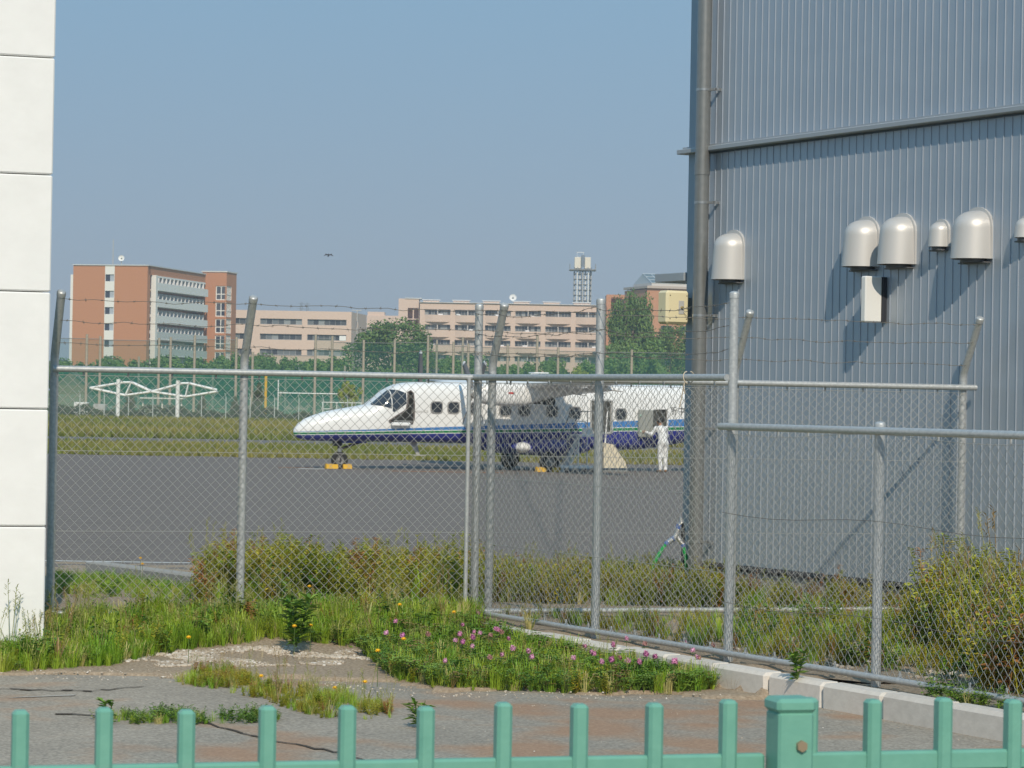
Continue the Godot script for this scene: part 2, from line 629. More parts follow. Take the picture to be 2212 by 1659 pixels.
func hangar():
	var h := Node3D.new()
	h.name = numbered("hangar")
	add_child(h)
	tag(h, "hangar clad in blue grey ribbed metal siding beyond the low fence", "hangar")
	h.transform = Transform3D(w_basis(), w_at(0, 0))
	# local: x along the wall towards the eye, y up, z out
	var x0 := -0.385
	var pitch := 0.1052
	var low := 0.161
	var mid := 4.027
	var top := 6.95
	var pan := []
	for hh in [[low, mid - 0.03], [mid + 0.06, top]]:
		var m := MB.new()
		m.box(Vector3(-0.007, (hh[0] + hh[1]) * 0.5, -0.02), Vector3(pitch - 0.0145, hh[1] - hh[0], 0.04))
		m.cbox(Vector3(pitch * 0.5 - 0.0072, (hh[0] + hh[1]) * 0.5, -0.011), Vector3(0.0125, hh[1] - hh[0], 0.036), 0.002)
		pan.append(m.mesh())
	for i in 96:
		var x := x0 + 0.13 + (i + 0.5) * pitch
		part("siding_panel", pan[0], mats.siding, h, Transform3D(Basis(), Vector3(x, 0, 0)))
		part("siding_panel", pan[1], mats.siding, h, Transform3D(Basis(), Vector3(x, 0, 0.002)))
	var xe := x0 + 0.13 + 96 * pitch
	var c := MB.new()
	c.cbox(Vector3(x0 + 0.062, (low + top) * 0.5, -0.03), Vector3(0.128, top - low, 0.1), 0.006)
	part("corner_trim", c, mats.corner, h)
	var f := MB.new()
	f.cbox(Vector3((x0 + xe) * 0.5 - 0.05, mid + 0.012, 0.02), Vector3(xe - x0 + 0.1, 0.045, 0.15), 0.006)
	f.box(Vector3((x0 + xe) * 0.5 - 0.05, mid + 0.045, -0.01), Vector3(xe - x0 + 0.1, 0.03, 0.07))
	part("flashing", f, mats.flash, h)
	var bd := MB.new()
	bd.box(Vector3((x0 + xe) * 0.5, low - 0.022, -0.012), Vector3(xe - x0, 0.03, 0.075))
	part("base_flashing", bd, paint(0.10, 0.10, 0.105, 0.6), h)
	var pl := MB.new()
	pl.cbox(Vector3((x0 + xe) * 0.5, -0.45, -0.13), Vector3(xe - x0, 1.1, 0.24), 0.012)
	part("plinth", pl, mats.plinth, h)
	var core := MB.new()
	core.box(Vector3((x0 + xe) * 0.5 + 0.01, (top + 0.14) * 0.5, -6.04), Vector3(xe - x0 - 0.04, top - 0.15, 12.0))
	part("wall", core, mats.corner, h)
	var rf := MB.new()
	rf.cbox(Vector3((x0 + xe) * 0.5, top + 0.05, -6.05), Vector3(xe - x0 + 0.04, 0.1, 12.2), 0.02)
	part("roof", rf, mats.flash, h)
	var cn := MB.new()
	var cy := w_pix(1484, 598).y
	cn.cbox(Vector3(x0 - 0.26, cy, -0.75), Vector3(0.52, 0.085, 1.6), 0.006)
	part("canopy", cn, mats.flash, h)
	# downpipe
	var dp := MB.new()
	dp.tube(Vector3(0.0, -0.3, 0.115), Vector3(0.0, top, 0.115), 0.068, 0.068, 20)
	var pipe := part("downpipe", dp, grained(Color(0.54, 0.55, 0.545), Color(0.60, 0.60, 0.59), 1.0, 0.33, 0.02, 61), h)
	pipe.material_override.metallic = 0.55
	var cl := MB.new()
	cl.tube(Vector3(0.0, 3.79, 0.115), Vector3(0.0, 3.90, 0.115), 0.073, 0.073, 20)
	part("pipe_collar", cl, pipe.material_override, pipe)
	var br := MB.new()
	br.tube(Vector3(0, -0.012, 0.115), Vector3(0, 0.012, 0.115), 0.0715, 0.0715, 20)
	br.box(Vector3(0.09, 0, 0.07), Vector3(0.08, 0.02, 0.03))
	br.box(Vector3(0.12, 0, 0.03), Vector3(0.02, 0.026, 0.08))
	var brm := br.mesh()
	for k in 7:
		part("bracket", brm, mats.steel, pipe, Transform3D(Basis(), Vector3(0, 0.35 + k * 1.06, 0)))

func vent_mesh(w: float, h: float, p: float) -> MB:      # hood: D shaped shell with a domed top, open below; origin at the foot of the wall plate
	var m := MB.new()
	var rows := []
	var k := 16
	var body := h - w * 0.42
	for i in 13:
		var row := []
		var f := float(i) / 12.0
		for j in k + 1:
			var an := PI * (1.0 - float(j) / k)
			var r := 1.0
			var y := 0.0
			if i <= 3:
				y = body * f * 4.0
				r = lerpf(1.06, 1.0, f * 4.0)
			else:
				var a2 := (f - 0.25) / 0.75 * PI / 2
				r = cos(a2) ** 0.75
				y = body + sin(a2) * w * 0.42
			row.append(Vector3(cos(an) * w * 0.5 * r, y, sin(an) * p * (r if i > 3 else lerpf(1.1, 1.0, minf(f * 4.0, 1.0)))))
		rows.append(row)
	m.sheet(rows)
	return m

func flange_mesh(w: float, h: float) -> MB:
	var m := MB.new()
	var pts := []
	var hw := w * 0.5 + 0.018
	pts.append(Vector2(-hw, 0))
	pts.append(Vector2(hw, 0))
	var body := h - w * 0.42
	for i in 13:
		var an := PI * i / 12.0
		pts.append(Vector2(cos(an) * hw, body + sin(an) * (w * 0.42 + 0.018)))
	var c := Vector3(0, h * 0.5, 0.016)
	for i in pts.size():
		var a: Vector2 = pts[i]
		var b: Vector2 = pts[(i + 1) % pts.size()]
		m.tri(c, Vector3(a.x, a.y, 0.016), Vector3(b.x, b.y, 0.016))
		m.quad(Vector3(a.x, a.y, -0.004), Vector3(b.x, b.y, -0.004), Vector3(b.x, b.y, 0.016), Vector3(a.x, a.y, 0.016))
	return m

func hangar_fittings():
	var bs := w_basis()
	var list := [
		[1607, 502, 605, 0.33, "large domed metal vent hood beside the downpipe on the hangar"],
		[1898, 473, 577, 0.34, "large domed metal vent hood above the white wall lamp, the one nearer the downpipe"],
		[1977, 466, 572, 0.34, "large domed metal vent hood between the small hood and another large hood"],
		[2050, 479, 534, 0.18, "small domed metal vent hood between two large hoods"],
		[2143, 453, 560, 0.355, "large domed metal vent hood between two small vent hoods"],
		[2236, 470, 514, 0.17, "small domed metal vent hood cut off by the picture edge"]]
	list[5][4] = "small domed metal vent hood farthest along the wall from the downpipe"
	for q in list:
		var foot := w_pix(q[0], q[2])
		var tip := w_pix(q[0], q[1])
		var w: float = q[3]
		var h: float = (tip.y - foot.y) * 0.985
		var p: float = w * 0.62
		var o := thing("vent_hood", q[4], "vent", Transform3D(bs, w_at(foot.x - w * 0.5, foot.y + 0.005, 0.004)), "vent hoods in a row on the hangar wall")
		part("hood", vent_mesh(w, h, p), mats.hood, o)
		part("wall_flange", flange_mesh(w, h * 1.035), mats.hood, o)
		var d := MB.new()
		d.tube(Vector3(0, -0.026, 0.03), Vector3(0, h * 0.5, 0.03), w * 0.34, w * 0.34, 16)
		d.cbox(Vector3(0, -0.03, 0.035), Vector3(w * 0.96, 0.012, 0.07), 0.003)
		part("duct_collar", d, paint(0.16, 0.16, 0.165, 0.5, 0.4), o)
	# wall lamp
	var lo := w_pix(1916, 697)
	var hi := w_pix(1916, 598)
	var hgt := hi.y - lo.y
	var lamp := thing("wall_lamp", "white box wall lamp on a dark back plate under the vent hoods", "wall lamp", Transform3D(bs, w_at(lo.x - 0.075, lo.y, 0.0)))
	var lb := MB.new()
	lb.cbox(Vector3(0.03, hgt * 0.5, 0.135), Vector3(0.07, hgt, 0.175), 0.01)
	part("lamp_case", lb, paint(0.82, 0.82, 0.79, 0.45), lamp)
	var lp := MB.new()
	lp.cbox(Vector3(0.035, hgt * 0.5, 0.024), Vector3(0.075, hgt * 0.985, 0.046), 0.004)
	part("back_plate", lp, paint(0.03, 0.032, 0.04, 0.6), lamp)
	# cream box on the corner
	var b0 := w_pix(1487, 702)
	var b1 := w_pix(1487, 630)
	var bh := b1.y - b0.y
	var cb := thing("alarm_box", "cream rounded box with a metal plate and wires on the hangar corner", "box", Transform3D(bs, w_at(-0.335, b0.y, 0.04)))
	var cm := MB.new()
	cm.cbox(Vector3(0, bh * 0.5, 0.155), Vector3(0.17, bh, 0.255), 0.022)
	part("box_case", cm, mats.cream, cb)
	var mt := MB.new()
	mt.box(Vector3(0, bh * 0.5, 0.0), Vector3(0.1, bh * 0.6, 0.07))
	part("mounting_block", mt, mats.grey, cb)
	var pm := MB.new()
	pm.cbox(Vector3(0.087, bh * 0.5, 0.12), Vector3(0.006, bh * 0.4, 0.06), 0.002)
	var pp := part("metal_plate", pm, mats.light_grey, cb)
	var kn := MB.new()
	kn.tube(Vector3(0.088, bh * 0.5, 0.12), Vector3(0.112, bh * 0.5, 0.12), 0.013, 0.011, 10)
	part("knob", kn, paint(0.55, 0.45, 0.22, 0.4, 0.5), pp)
	var wr := MB.new()
	wr.path([Vector3(0.112, bh * 0.5, 0.12), Vector3(0.12, bh * 0.46, 0.09), Vector3(0.10, bh * 0.44, 0.05), Vector3(0.06, bh * 0.45, 0.0)], 0.0022, 5)
	part("wire", wr, mats.barb, cb)
	wr = MB.new()
	wr.path([Vector3(0.09, bh * 0.36, 0.10), Vector3(0.10, bh * 0.27, 0.075), Vector3(0.095, bh * 0.21, 0.05), Vector3(0.06, bh * 0.2, 0.0)], 0.0022, 5)
	part("wire", wr, mats.barb, cb)
	for sc in [Vector2(0.85, 0.245), Vector2(0.16, 0.245), Vector2(0.85, 0.06), Vector2(0.16, 0.06)]:
		var sm := MB.new()
		sm.tube(Vector3(0.082, bh * sc.x, sc.y), Vector3(0.0885, bh * sc.x, sc.y), 0.006, 0.005, 8)
		part("screw", sm, mats.black, cb)

func left_building():
	var ed := Vector2(-3.098, 18.6)
	var b := thing("panel_building", "white panelled building with horizontal joints at the grassy verge", "building", Transform3D(Basis(Vector3(0.954, 0, -0.298), Vector3.UP, Vector3(0.298, 0, 0.954)), Vector3(ed.x, 0, -ed.y)))
	# local: x along the facade (0 at its right hand edge), z out of it
	var full := MB.new()
	full.cbox(Vector3(-0.9, 0, -0.05), Vector3(1.794, 0.778, 0.1), 0.009)
	var fm := full.mesh()
	for k in 9:
		for j in 3:
			part("wall_panel", fm, mats.white_wall, b, Transform3D(Basis(), Vector3(-1.8 * j, 0.735 - 0.3925 + 0.785 * (k - 0), 0)))
	var foot := MB.new()
	foot.cbox(Vector3(-2.7, -0.36, -0.05), Vector3(5.394, 0.6, 0.1), 0.009)
	part("base_panel", foot, mats.white_wall, b, Transform3D(Basis(), Vector3(0, -0.005, -0.001)))
	var core := MB.new()
	core.box(Vector3(-2.72, 3.1, -3.06), Vector3(5.36, 7.4, 5.9))
	part("wall", core, mats.off_white, b)

# ---- chain-link fences. A fence node's own axes: x along it, y up, z towards the road
func chain_mesh(x0: float, x1: float, y0: float, y1: float, sd: int) -> MB:
	var m := MB.new()
	var half := 0.036
	var rng := RandomNumberGenerator.new()
	rng.seed = sd
	var cols := int((x1 - x0) / half)
	var rows := int((y1 - y0) / half)
	var sway := noise(0.5, 2, sd)
	for i in cols:
		var prev := Vector3.ZERO
		for j in rows + 1:
			var odd := (i + j) % 2
			var x := x0 + (i + odd) * half
			var y := y0 + j * half
			var p := Vector3(x + sway.get_noise_2d(x * 2.0, y * 2.0) * 0.006, y + sway.get_noise_2d(x * 2.0 + 40.0, y * 2.0) * 0.006, (0.003 if odd == 1 else -0.003) + sway.get_noise_2d(x, y + 90.0) * 0.012)
			if j > 0:
				m.tube(prev, p, 0.0021, 0.0021, 3, false)
			prev = p
	return m

func barbed(a: Vector3, b: Vector3, sag: float, sd: int) -> MB:
	var m := MB.new()
	var rng := RandomNumberGenerator.new()
	rng.seed = sd
	var len := a.distance_to(b)
	var nseg := maxi(int(len / 0.11), 2)
	var pts := []
	var wob := noise(1.2, 2, sd)
	for i in nseg + 1:
		var f := float(i) / nseg
		pts.append(a.lerp(b, f) + Vector3(0, -sag * 4.0 * f * (1.0 - f) + wob.get_noise_1d(f * len * 2.0) * 0.02, wob.get_noise_1d(f * len * 2.0 + 50.0) * 0.015))
	for i in nseg:
		m.tube(pts[i], pts[i + 1], 0.0021, 0.0021, 4, false)
		var c: Vector3 = pts[i].lerp(pts[i + 1], 0.5)
		var ax: Vector3 = (pts[i + 1] - pts[i]).normalized()
		m.tube(c - ax * 0.008, c + ax * 0.008, 0.0042, 0.0042, 5)
		for k in 2:
			var t := Vector3(rng.randf_range(-0.5, 0.5), rng.randf_range(-1, 1), rng.randf_range(-1, 1)).normalized()
			m.tube(c - t * 0.016, c + t * 0.016, 0.0013, 0.0008, 3, false)
	return m

func post_mesh(y0: float, y1: float, r: float) -> MB:
	var m := MB.new()
	m.tube(Vector3(0, y0, 0), Vector3(0, y1, 0), r, r, 14)
	return m

func cap_mesh(r: float) -> MB:
	var m := MB.new()
	m.lathe([Vector2(r * 1.08, -0.03), Vector2(r * 1.1, 0.0), Vector2(r * 0.95, 0.009), Vector2(r * 0.55, 0.016), Vector2(0.0, 0.018)], 14)
	return m

func rail(fence: Node3D, called: String, x0: float, x1: float, y: float, r: float, z := 0.0):
	var m := MB.new()
	m.tube(Vector3(x0, y, z), Vector3(x1, y, z), r, r, 12)
	return part(called, m, mats.zinc, fence)

func clips(fence: Node3D, x0: float, x1: float, y: float, r: float, dy: float):
	var m := MB.new()
	m.tube(Vector3(-0.006, 0, 0), Vector3(0.006, 0, 0), r * 1.08, r * 1.08, 12)
	m.cbox(Vector3(0, dy * (r + 0.014), 0), Vector3(0.014, 0.03, 0.012), 0.003)
	var mm := m.mesh()
	var n := int((x1 - x0) / 0.32)
	for i in n:
		part("rail_clip", mm, mats.zinc, fence, Transform3D(Basis(), Vector3(x0 + (i + 0.5) * (x1 - x0) / n, y, 0)))

func fences():
	# the long fence across the picture, its arms leaning to the apron
	var p0 := Vector2(-3.362, 20.402)
	var p1 := Vector2(3.76, 22.62)
	var len := p0.distance_to(p1)
	var dr := (p1 - p0) / len
	var bs := Basis(Vector3(dr.x, 0, -dr.y), Vector3.UP, Vector3(dr.y, 0, dr.x))
	var a := thing("chain_link_fence", "long chain link fence with bent barbed wire arms from white building to hangar", "fence", Transform3D(bs, Vector3(p0.x, 0, -p0.y)), "chain link fences")
	var posts := [0.0, 1.417, 3.362, 5.372, 7.362]
	var r := 0.031
	var pm := post_mesh(-0.25, 1.86, r).mesh()
	var am := MB.new()
	am.path([Vector3(0, 1.84, 0), Vector3(0, 1.90, 0), Vector3(0, 1.95, 0.025), Vector3(0, 2.36, 0.285)], r, 14)
	var arm := am.mesh()
	var cap := cap_mesh(r).mesh()
	for x in posts:
		var o := part("post", pm, mats.zinc, a, Transform3D(Basis(), Vector3(x, 0, 0)))
		var ao := part("arm", arm, mats.zinc, o)
		part("cap", cap, mats.zinc, ao, Transform3D(Basis(Vector3.RIGHT, 0.565), Vector3(0, 2.362, 0.2865)))
	rail(a, "top_rail", -0.02, 7.46, 1.81, 0.0235, 0.045)
	rail(a, "bottom_rail", 0.0, 7.38, 0.015, 0.02, 0.045)
	clips(a, 0.05, 7.3, 1.81, 0.0235, -1.0)
	for i in 4:
		var mm := part("chain_link_mesh", chain_mesh(posts[i] + 0.02, posts[i + 1] + 0.02, 0.035, 1.78, 70 + i), mats.wire, a, Transform3D(Basis(), Vector3(0, 0, 0.045)))
		mm.set_meta("kind", "stuff")
	for y in [0.62, 1.21, 1.765]:
		var w := MB.new()
		w.tube(Vector3(0.0, y, 0.05), Vector3(7.38, y, 0.05), 0.0019, 0.0019, 4)
		part("tension_wire", w, mats.wire, a)
	for k in 3:
		for i in 4:
			var f: float = [0.90, 0.52, 0.12][k]
			var y := lerpf(1.95, 2.36, f)
			var z := lerpf(0.025, 0.285, f) + 0.03
			part("barbed_wire", barbed(Vector3(posts[i], y, z), Vector3(posts[i + 1], y, z), 0.012, 300 + k * 10 + i), mats.barb, a)
	# thin end pipe of the long fence where the two fences meet
	var ep := MB.new()
	ep.tube(Vector3(3.157, -0.1, 0.065), Vector3(3.157, 1.80, 0.065), 0.0165, 0.0165, 12)
	part("end_pipe", ep, mats.zinc, a)

	# the tall front fence
	var bb := Basis(Vector3(BD.x, 0, -BD.y), Vector3.UP, Vector3(BN.x, 0, -BN.y))
	var b := thing("chain_link_fence", "tall chain link fence with straight posts and barbed wire, joined to the low fence", "fence", Transform3D(bb, b_at(0, 0, 0)), "chain link fences")
	var bp := [0.06, 1.92, 3.66]
	var tall := post_mesh(-0.3, 2.36, 0.031).mesh()
	for x in bp:
		var o := part("post", tall, mats.zinc, b, Transform3D(Basis(), Vector3(x, 0, 0)))
		part("cap", cap, mats.zinc, o, Transform3D(Basis(), Vector3(0, 2.36, 0)))
	rail(b, "top_rail", -0.03, 3.66, 1.81, 0.0235, 0.045)
	rail(b, "bottom_rail", 0.0, 3.66, 0.015, 0.02, 0.045)
	clips(b, 0.05, 3.6, 1.81, 0.0235, -1.0)
	clips(b, 0.05, 3.6, 0.015, 0.02, 1.0)
	for i in 2:
		var mm := part("chain_link_mesh", chain_mesh(bp[i] - 0.04, bp[i + 1] - 0.04, 0.035, 1.79, 80 + i), mats.wire, b, Transform3D(Basis(), Vector3(0, 0, 0.05)))
		mm.set_meta("kind", "stuff")
		for y in [2.30, 2.145, 1.99]:
			part("barbed_wire", barbed(Vector3(bp[i], y, 0.034), Vector3(bp[i + 1], y, 0.034), 0.03, 400 + i * 7 + int(y * 20)), mats.barb, b)
	for y in [0.55, 1.05, 1.77]:
		var w := MB.new()
		w.tube(Vector3(0.0, y, 0.053), Vector3(3.66, y - 0.015, 0.053), 0.0019, 0.0019, 4)
		part("tension_wire", w, mats.wire, b)

	# the low front fence
	var c := thing("chain_link_fence", "low chain link fence without barbed wire, behind the kerb before the hangar", "fence", Transform3D(bb, b_at(0, 0, 0)), "chain link fences")
	var cp := [5.30, 7.0, 8.7, 10.4]
	var low := post_mesh(-0.3, 1.53, 0.031).mesh()
	for x in cp:
		var o := part("post", low, mats.zinc, c, Transform3D(Basis(), Vector3(x, 0, 0)))
		part("cap", cap, mats.zinc, o, Transform3D(Basis(), Vector3(0, 1.53, 0)))
	rail(c, "top_rail", 3.60, 10.5, 1.49, 0.0235, 0.056)
	rail(c, "bottom_rail", 3.66, 10.5, 0.015, 0.02, 0.056)
	clips(c, 3.7, 10.4, 1.49, 0.0235, -1.0)
	clips(c, 3.7, 10.4, 0.015, 0.02, 1.0)
	var cs := [3.68, 5.30, 7.0, 8.7, 10.4]
	for i in 4:
		var mm := part("chain_link_mesh", chain_mesh(cs[i], cs[i + 1], 0.035, 1.47, 90 + i), mats.wire, c, Transform3D(Basis(), Vector3(0, 0, 0.06)))
		mm.set_meta("kind", "stuff")
	for y in [0.35, 0.93, 1.45]:
		var pts := []
		for i in 25:
			var x := lerpf(3.66, 10.4, i / 24.0)
			pts.append(Vector3(x, y - 0.02 * sin(i * 0.8), 0.064))
		var w := MB.new()
		w.path(pts, 0.0019, 4)
		part("tension_wire", w, mats.barb if y < 1.0 else mats.wire, c)
	# string tied round the tall fence's rail
	var st := MB.new()
	var loop := []
	for i in 13:
		var an := TAU * i / 12.0
		loop.append(Vector3(0.004 * i, 1.81 + cos(an) * 0.04, 0.045 + sin(an) * 0.034))
	st.path(loop, 0.004, 6)
	st.path([Vector3(0.02, 1.775, 0.075), Vector3(0.01, 1.73, 0.078), Vector3(-0.02, 1.67, 0.07), Vector3(-0.035, 1.61, 0.075)], 0.0045, 6)
	st.path([Vector3(0.02, 1.775, 0.075), Vector3(0.025, 1.74, 0.08), Vector3(0.02, 1.70, 0.07)], 0.0035, 6)
	whole("tied_string", st, paint(0.55, 0.48, 0.38, 0.9), "beige string tied round the rail of the tall fence", "string", "", "", Transform3D(bb, b_at(3.16, 0.0, 0.0)))

func green_fence():
	var l := Vector2(-1.06, 6.07)
	var rr := Vector2(0.52, 6.51)
	var len := l.distance_to(rr)
	var dr := (rr - l) / len
	var bs := Basis(Vector3(dr.x, 0, -dr.y), Vector3.UP, Vector3(dr.y, 0, dr.x))
	var f := thing("picket_fence", "mint green metal picket fence with square pickets in the foreground", "fence", Transform3D(bs, Vector3(l.x, 0, -l.y)))
	var pitch := len / 9.0
	var pk := MB.new()
	pk.cbox(Vector3(0, 0.40, 0), Vector3(0.036, 1.06, 0.044), 0.0075)
	var pkm := pk.mesh()
	for i in range(-2, 17):
		if i == 10:
			continue
		part("picket", pkm, mats.green, f, Transform3D(Basis(Vector3.UP, 0.0), Vector3(i * pitch, 0.004 * sin(i * 2.3), 0)))
	part("picket", pkm, mats.green, f, Transform3D(Basis(), Vector3(9.87 * pitch + 0.05, 0.005, -0.015)))
	var px := 9.62 * pitch + 0.03
	for y in [0.783, 0.10]:
		for q in [[-2.3 * pitch, px - 0.052], [px + 0.052, 16.5 * pitch]]:
			var rl := MB.new()
			rl.cbox(Vector3((q[0] + q[1]) * 0.5, y, -0.004), Vector3(q[1] - q[0], 0.048, 0.03), 0.006)
			part("rail", rl, mats.green, f)
	var po := MB.new()
	po.cbox(Vector3(px, 0.36, 0.03), Vector3(0.088, 1.1, 0.088), 0.006)
	var post := part("post", po, mats.green, f)
	var cp := MB.new()
	cp.cbox(Vector3(px, 0.925, 0.03), Vector3(0.098, 0.034, 0.098), 0.009)
	part("cap", cp, mats.green, post)
	var bt := MB.new()
	bt.tube(Vector3(px + 0.012, 0.832, 0.072), Vector3(px + 0.012, 0.832, 0.084), 0.0145, 0.0135, 6)
	part("bolt", bt, paint(0.33, 0.26, 0.17, 0.6, 0.4), post)

# ---- beyond the apron
func far_field():
	var gy := -0.52
	# twin diamond frame on two posts
	var d := 258.0
	var k := d / LENS                       # metres in one picture unit
	var o := thing("diamond_frame", "white twin diamond truss frame on two posts on the turf", "frame", Transform3D(Basis(), at(255, 905, d) * Vector3(1, 0, 1) + Vector3(0, gy, 0)))
	var org := o.position
	var pts := {}
	for q in [["l", 194, 838], ["t1", 266, 826], ["t1b", 283, 826], ["b1", 270, 854], ["m", 327, 846], ["t2", 394, 828], ["t2b", 407, 828], ["b2", 400, 857], ["r", 467, 846], ["r2", 466, 842]]:
		pts[q[0]] = at(q[1], q[2], d) - org
	for px in [256.5, 385.0]:
		var pm := MB.new()
		var top := at(px, 819 if px < 300 else 822, d) - org
		pm.tube(Vector3(top.x, 0, 0.25), Vector3(top.x, top.y, 0.25), 0.19, 0.19, 12)
		part("post", pm, mats.white, o)
	for z in [0.0, -1.1]:
		for e in [["l", "t1"], ["t1", "t1b"], ["t1b", "m"], ["l", "b1"], ["b1", "m"], ["m", "t2"], ["t2", "t2b"], ["t2b", "r2"], ["m", "b2"], ["b2", "r"]]:
			var bm := MB.new()
			bm.tube(pts[e[0]] + Vector3(0, 0, z), pts[e[1]] + Vector3(0, 0, z), 0.11, 0.11, 8)
			part("beam", bm, mats.white, o)
	for e in [["t1b", "b1"], ["t2b", "b2"], ["l", "l"], ["r", "r"], ["m", "m"]]:
		var bm := MB.new()
		bm.tube(pts[e[0]], pts[e[1]] + Vector3(0, 0, -1.1), 0.07, 0.07, 6)
		part("brace", bm, mats.white, o)
	for e in [["t1b", "b1"], ["t2b", "b2"]]:
		var bm := MB.new()
		bm.tube(pts[e[0]], pts[e[1]], 0.07, 0.07, 6)
		part("brace", bm, mats.white, o)
	# low boundary fence with pale posts
	d = 266.0
	var bf := thing("boundary_fence", "low pale mesh boundary fence at the far edge of the turf", "fence", Transform3D(Basis(), Vector3(0, gy, -d)))
	var pole := MB.new()
	pole.tube(Vector3.ZERO, Vector3(0, 2.2, 0), 0.05, 0.05, 6)
	pole.tube(Vector3(0, 2.2, 0), Vector3(-0.1, 2.55, 0.2), 0.04, 0.04, 6)
	var polem := pole.mesh()
	var net := StandardMaterial3D.new()
	net.albedo_color = Color(0.62, 0.70, 0.66, 0.16)
	net.transparency = BaseMaterial3D.TRANSPARENCY_ALPHA
	net.roughness = 0.9
	net.cull_mode = BaseMaterial3D.CULL_DISABLED
	var pn := MB.new()
	pn.quad(Vector3(0.01, 0.03, 0), Vector3(2.31, 0.03, 0), Vector3(2.31, 2.18, 0), Vector3(0.01, 2.18, 0))
	var pnm := pn.mesh()
	var pale := paint(0.50, 0.54, 0.52, 0.6)
	for i in 28:
		var x := -46.0 + i * 2.33
		part("post", polem, pale, bf, Transform3D(Basis(), Vector3(x, 0, 0)))
		part("mesh_panel", pnm, net, bf, Transform3D(Basis(), Vector3(x, 0, 0)))
	# ball nets on tall poles
	d = 284.0
	var nf := thing("net_fence", "green ball net hung between tall brown poles before the trees", "net fence", Transform3D(Basis(), Vector3(0, gy, -d)))
	var rust := grained(Color(0.60, 0.56, 0.50), Color(0.72, 0.68, 0.61), 3.0, 0.8, 0.02, 71)
	var back := thing("net_fence", "second row of brown net poles standing behind the green ball net", "net fence", Transform3D(Basis(), Vector3(0, gy, -d - 22.0)))
	var row1 := [[118, 724], [188, 722], [217, 726], [344, 730], [369, 728], [421, 724], [511, 728], [546, 760], [682, 722], [718, 726], [786, 734], [853, 733], [925, 724], [980, 738], [1012, 742], [1097, 745], [1161, 724], [1206, 750], [1365, 755], [1500, 755]]
	var low := StandardMaterial3D.new()
	low.albedo_color = Color(0.14, 0.44, 0.38, 0.68)
	low.transparency = BaseMaterial3D.TRANSPARENCY_ALPHA
	low.roughness = 0.95
	low.cull_mode = BaseMaterial3D.CULL_DISABLED
	var upm: StandardMaterial3D = low.duplicate()
	upm.albedo_color = Color(0.22, 0.46, 0.39, 0.24)
	var lastx := -1e9
	var lasth := 0.0
	for q in row1:
		var p := at(q[0], q[1], d)
		var h := p.y - gy
		var m := MB.new()
		m.tube(Vector3.ZERO, Vector3(0, h, 0), 0.15, 0.13, 8)
		part("pole", m, rust, nf, Transform3D(Basis(), Vector3(p.x, 0, 0)))
		if lastx > -1e8:
			var w := p.x - lastx
			var n1 := MB.new()
			n1.quad(Vector3(lastx + 0.01, 0.05, -0.18), Vector3(p.x - 0.01, 0.05, -0.18), Vector3(p.x - 0.01, 4.65, -0.18), Vector3(lastx + 0.01, 4.65, -0.18))
			part("lower_net", n1, low, nf)
			var hh := minf(h, lasth) - 0.3
			var n2 := MB.new()
			n2.quad(Vector3(lastx + 0.01, 4.66, -0.18), Vector3(p.x - 0.01, 4.66, -0.18), Vector3(p.x - 0.01, hh, -0.18), Vector3(lastx + 0.01, hh, -0.18))
			part("upper_net", n2, upm, nf)
			var cb := MB.new()
			cb.tube(Vector3(lastx, hh, 0), Vector3(p.x, hh, 0), 0.035, 0.035, 5)
			part("cable", cb, mats.grey, nf)
		lastx = p.x
		lasth = h
	for q in [[300, 770], [460, 800], [617, 800], [745, 790], [944, 735], [1000, 728], [1120, 770], [1290, 780]]:
		var p := at(q[0], q[1], d + 22.0)
		var m := MB.new()
		m.tube(Vector3.ZERO, Vector3(0, p.y - gy, 0), 0.14, 0.12, 8)
		part("pole", m, rust, back, Transform3D(Basis(), Vector3(p.x, 0, 0)))
	# goal frame, yellow pole, white huts and boxes by the net
	var gf := thing("goal_frame", "white tubular goal frame beside the yellow pole", "goal", Transform3D(Basis(), at(600, 900, 276.0) * Vector3(1, 0, 1) + Vector3(0, gy, 0)))
	for e in [[Vector3(0, 0, 0), Vector3(0, 4.0, 0), "upright"], [Vector3(6.3, 0, 0), Vector3(6.3, 3.0, 0), "upright"], [Vector3(0, 2.7, 0), Vector3(6.3, 2.7, 0), "crossbar"]]:
		var m := MB.new()
		m.tube(e[0], e[1], 0.06, 0.06, 8)
		part(e[2], m, mats.white, gf)
	var yp := MB.new()
	yp.tube(Vector3.ZERO, Vector3(0, 4.6, 0), 0.14, 0.14, 10)
	yp.lathe([Vector2(0.14, 4.6), Vector2(0.1, 4.7), Vector2(0.0, 4.74)], 10)
	whole("yellow_pole", yp, mats.yellow, "yellow padded pole standing by the green net", "pole", "", "", Transform3D(Basis(), at(573, 900, 277.0) * Vector3(1, 0, 1) + Vector3(0, gy, 0)))
	for q in [[176, 868, 886, 29, 0.8, "low white storage box with a dark seam before the green net"], [216, 872, 884, 26, 0.45, "pale grey storage box next to the white one before the green net"]]:
		var c := at(q[0], q[2], 272.0)
		var kk := 272.0 / LENS
		var bx := thing("storage_box", q[5], "box", Transform3D(Basis(), Vector3(c.x, gy, -272.0)), "boxes by the net")
		var hgt: float = at(q[0], q[1], 272.0).y - gy
		for s in 2:
			var m := MB.new()
			m.cbox(Vector3(0, hgt * (0.25 + 0.5 * s), 0), Vector3(q[3] * kk, hgt * 0.5 - 0.06, 1.2), 0.03)
			part("box_half", m, paint(q[4], q[4], q[4] * 0.98, 0.5), bx)
		var fm := MB.new()
		fm.box(Vector3(0, hgt * 0.5, 0), Vector3(q[3] * kk - 0.1, hgt - 0.1, 1.1))
		part("seam", fm, mats.grey, bx)
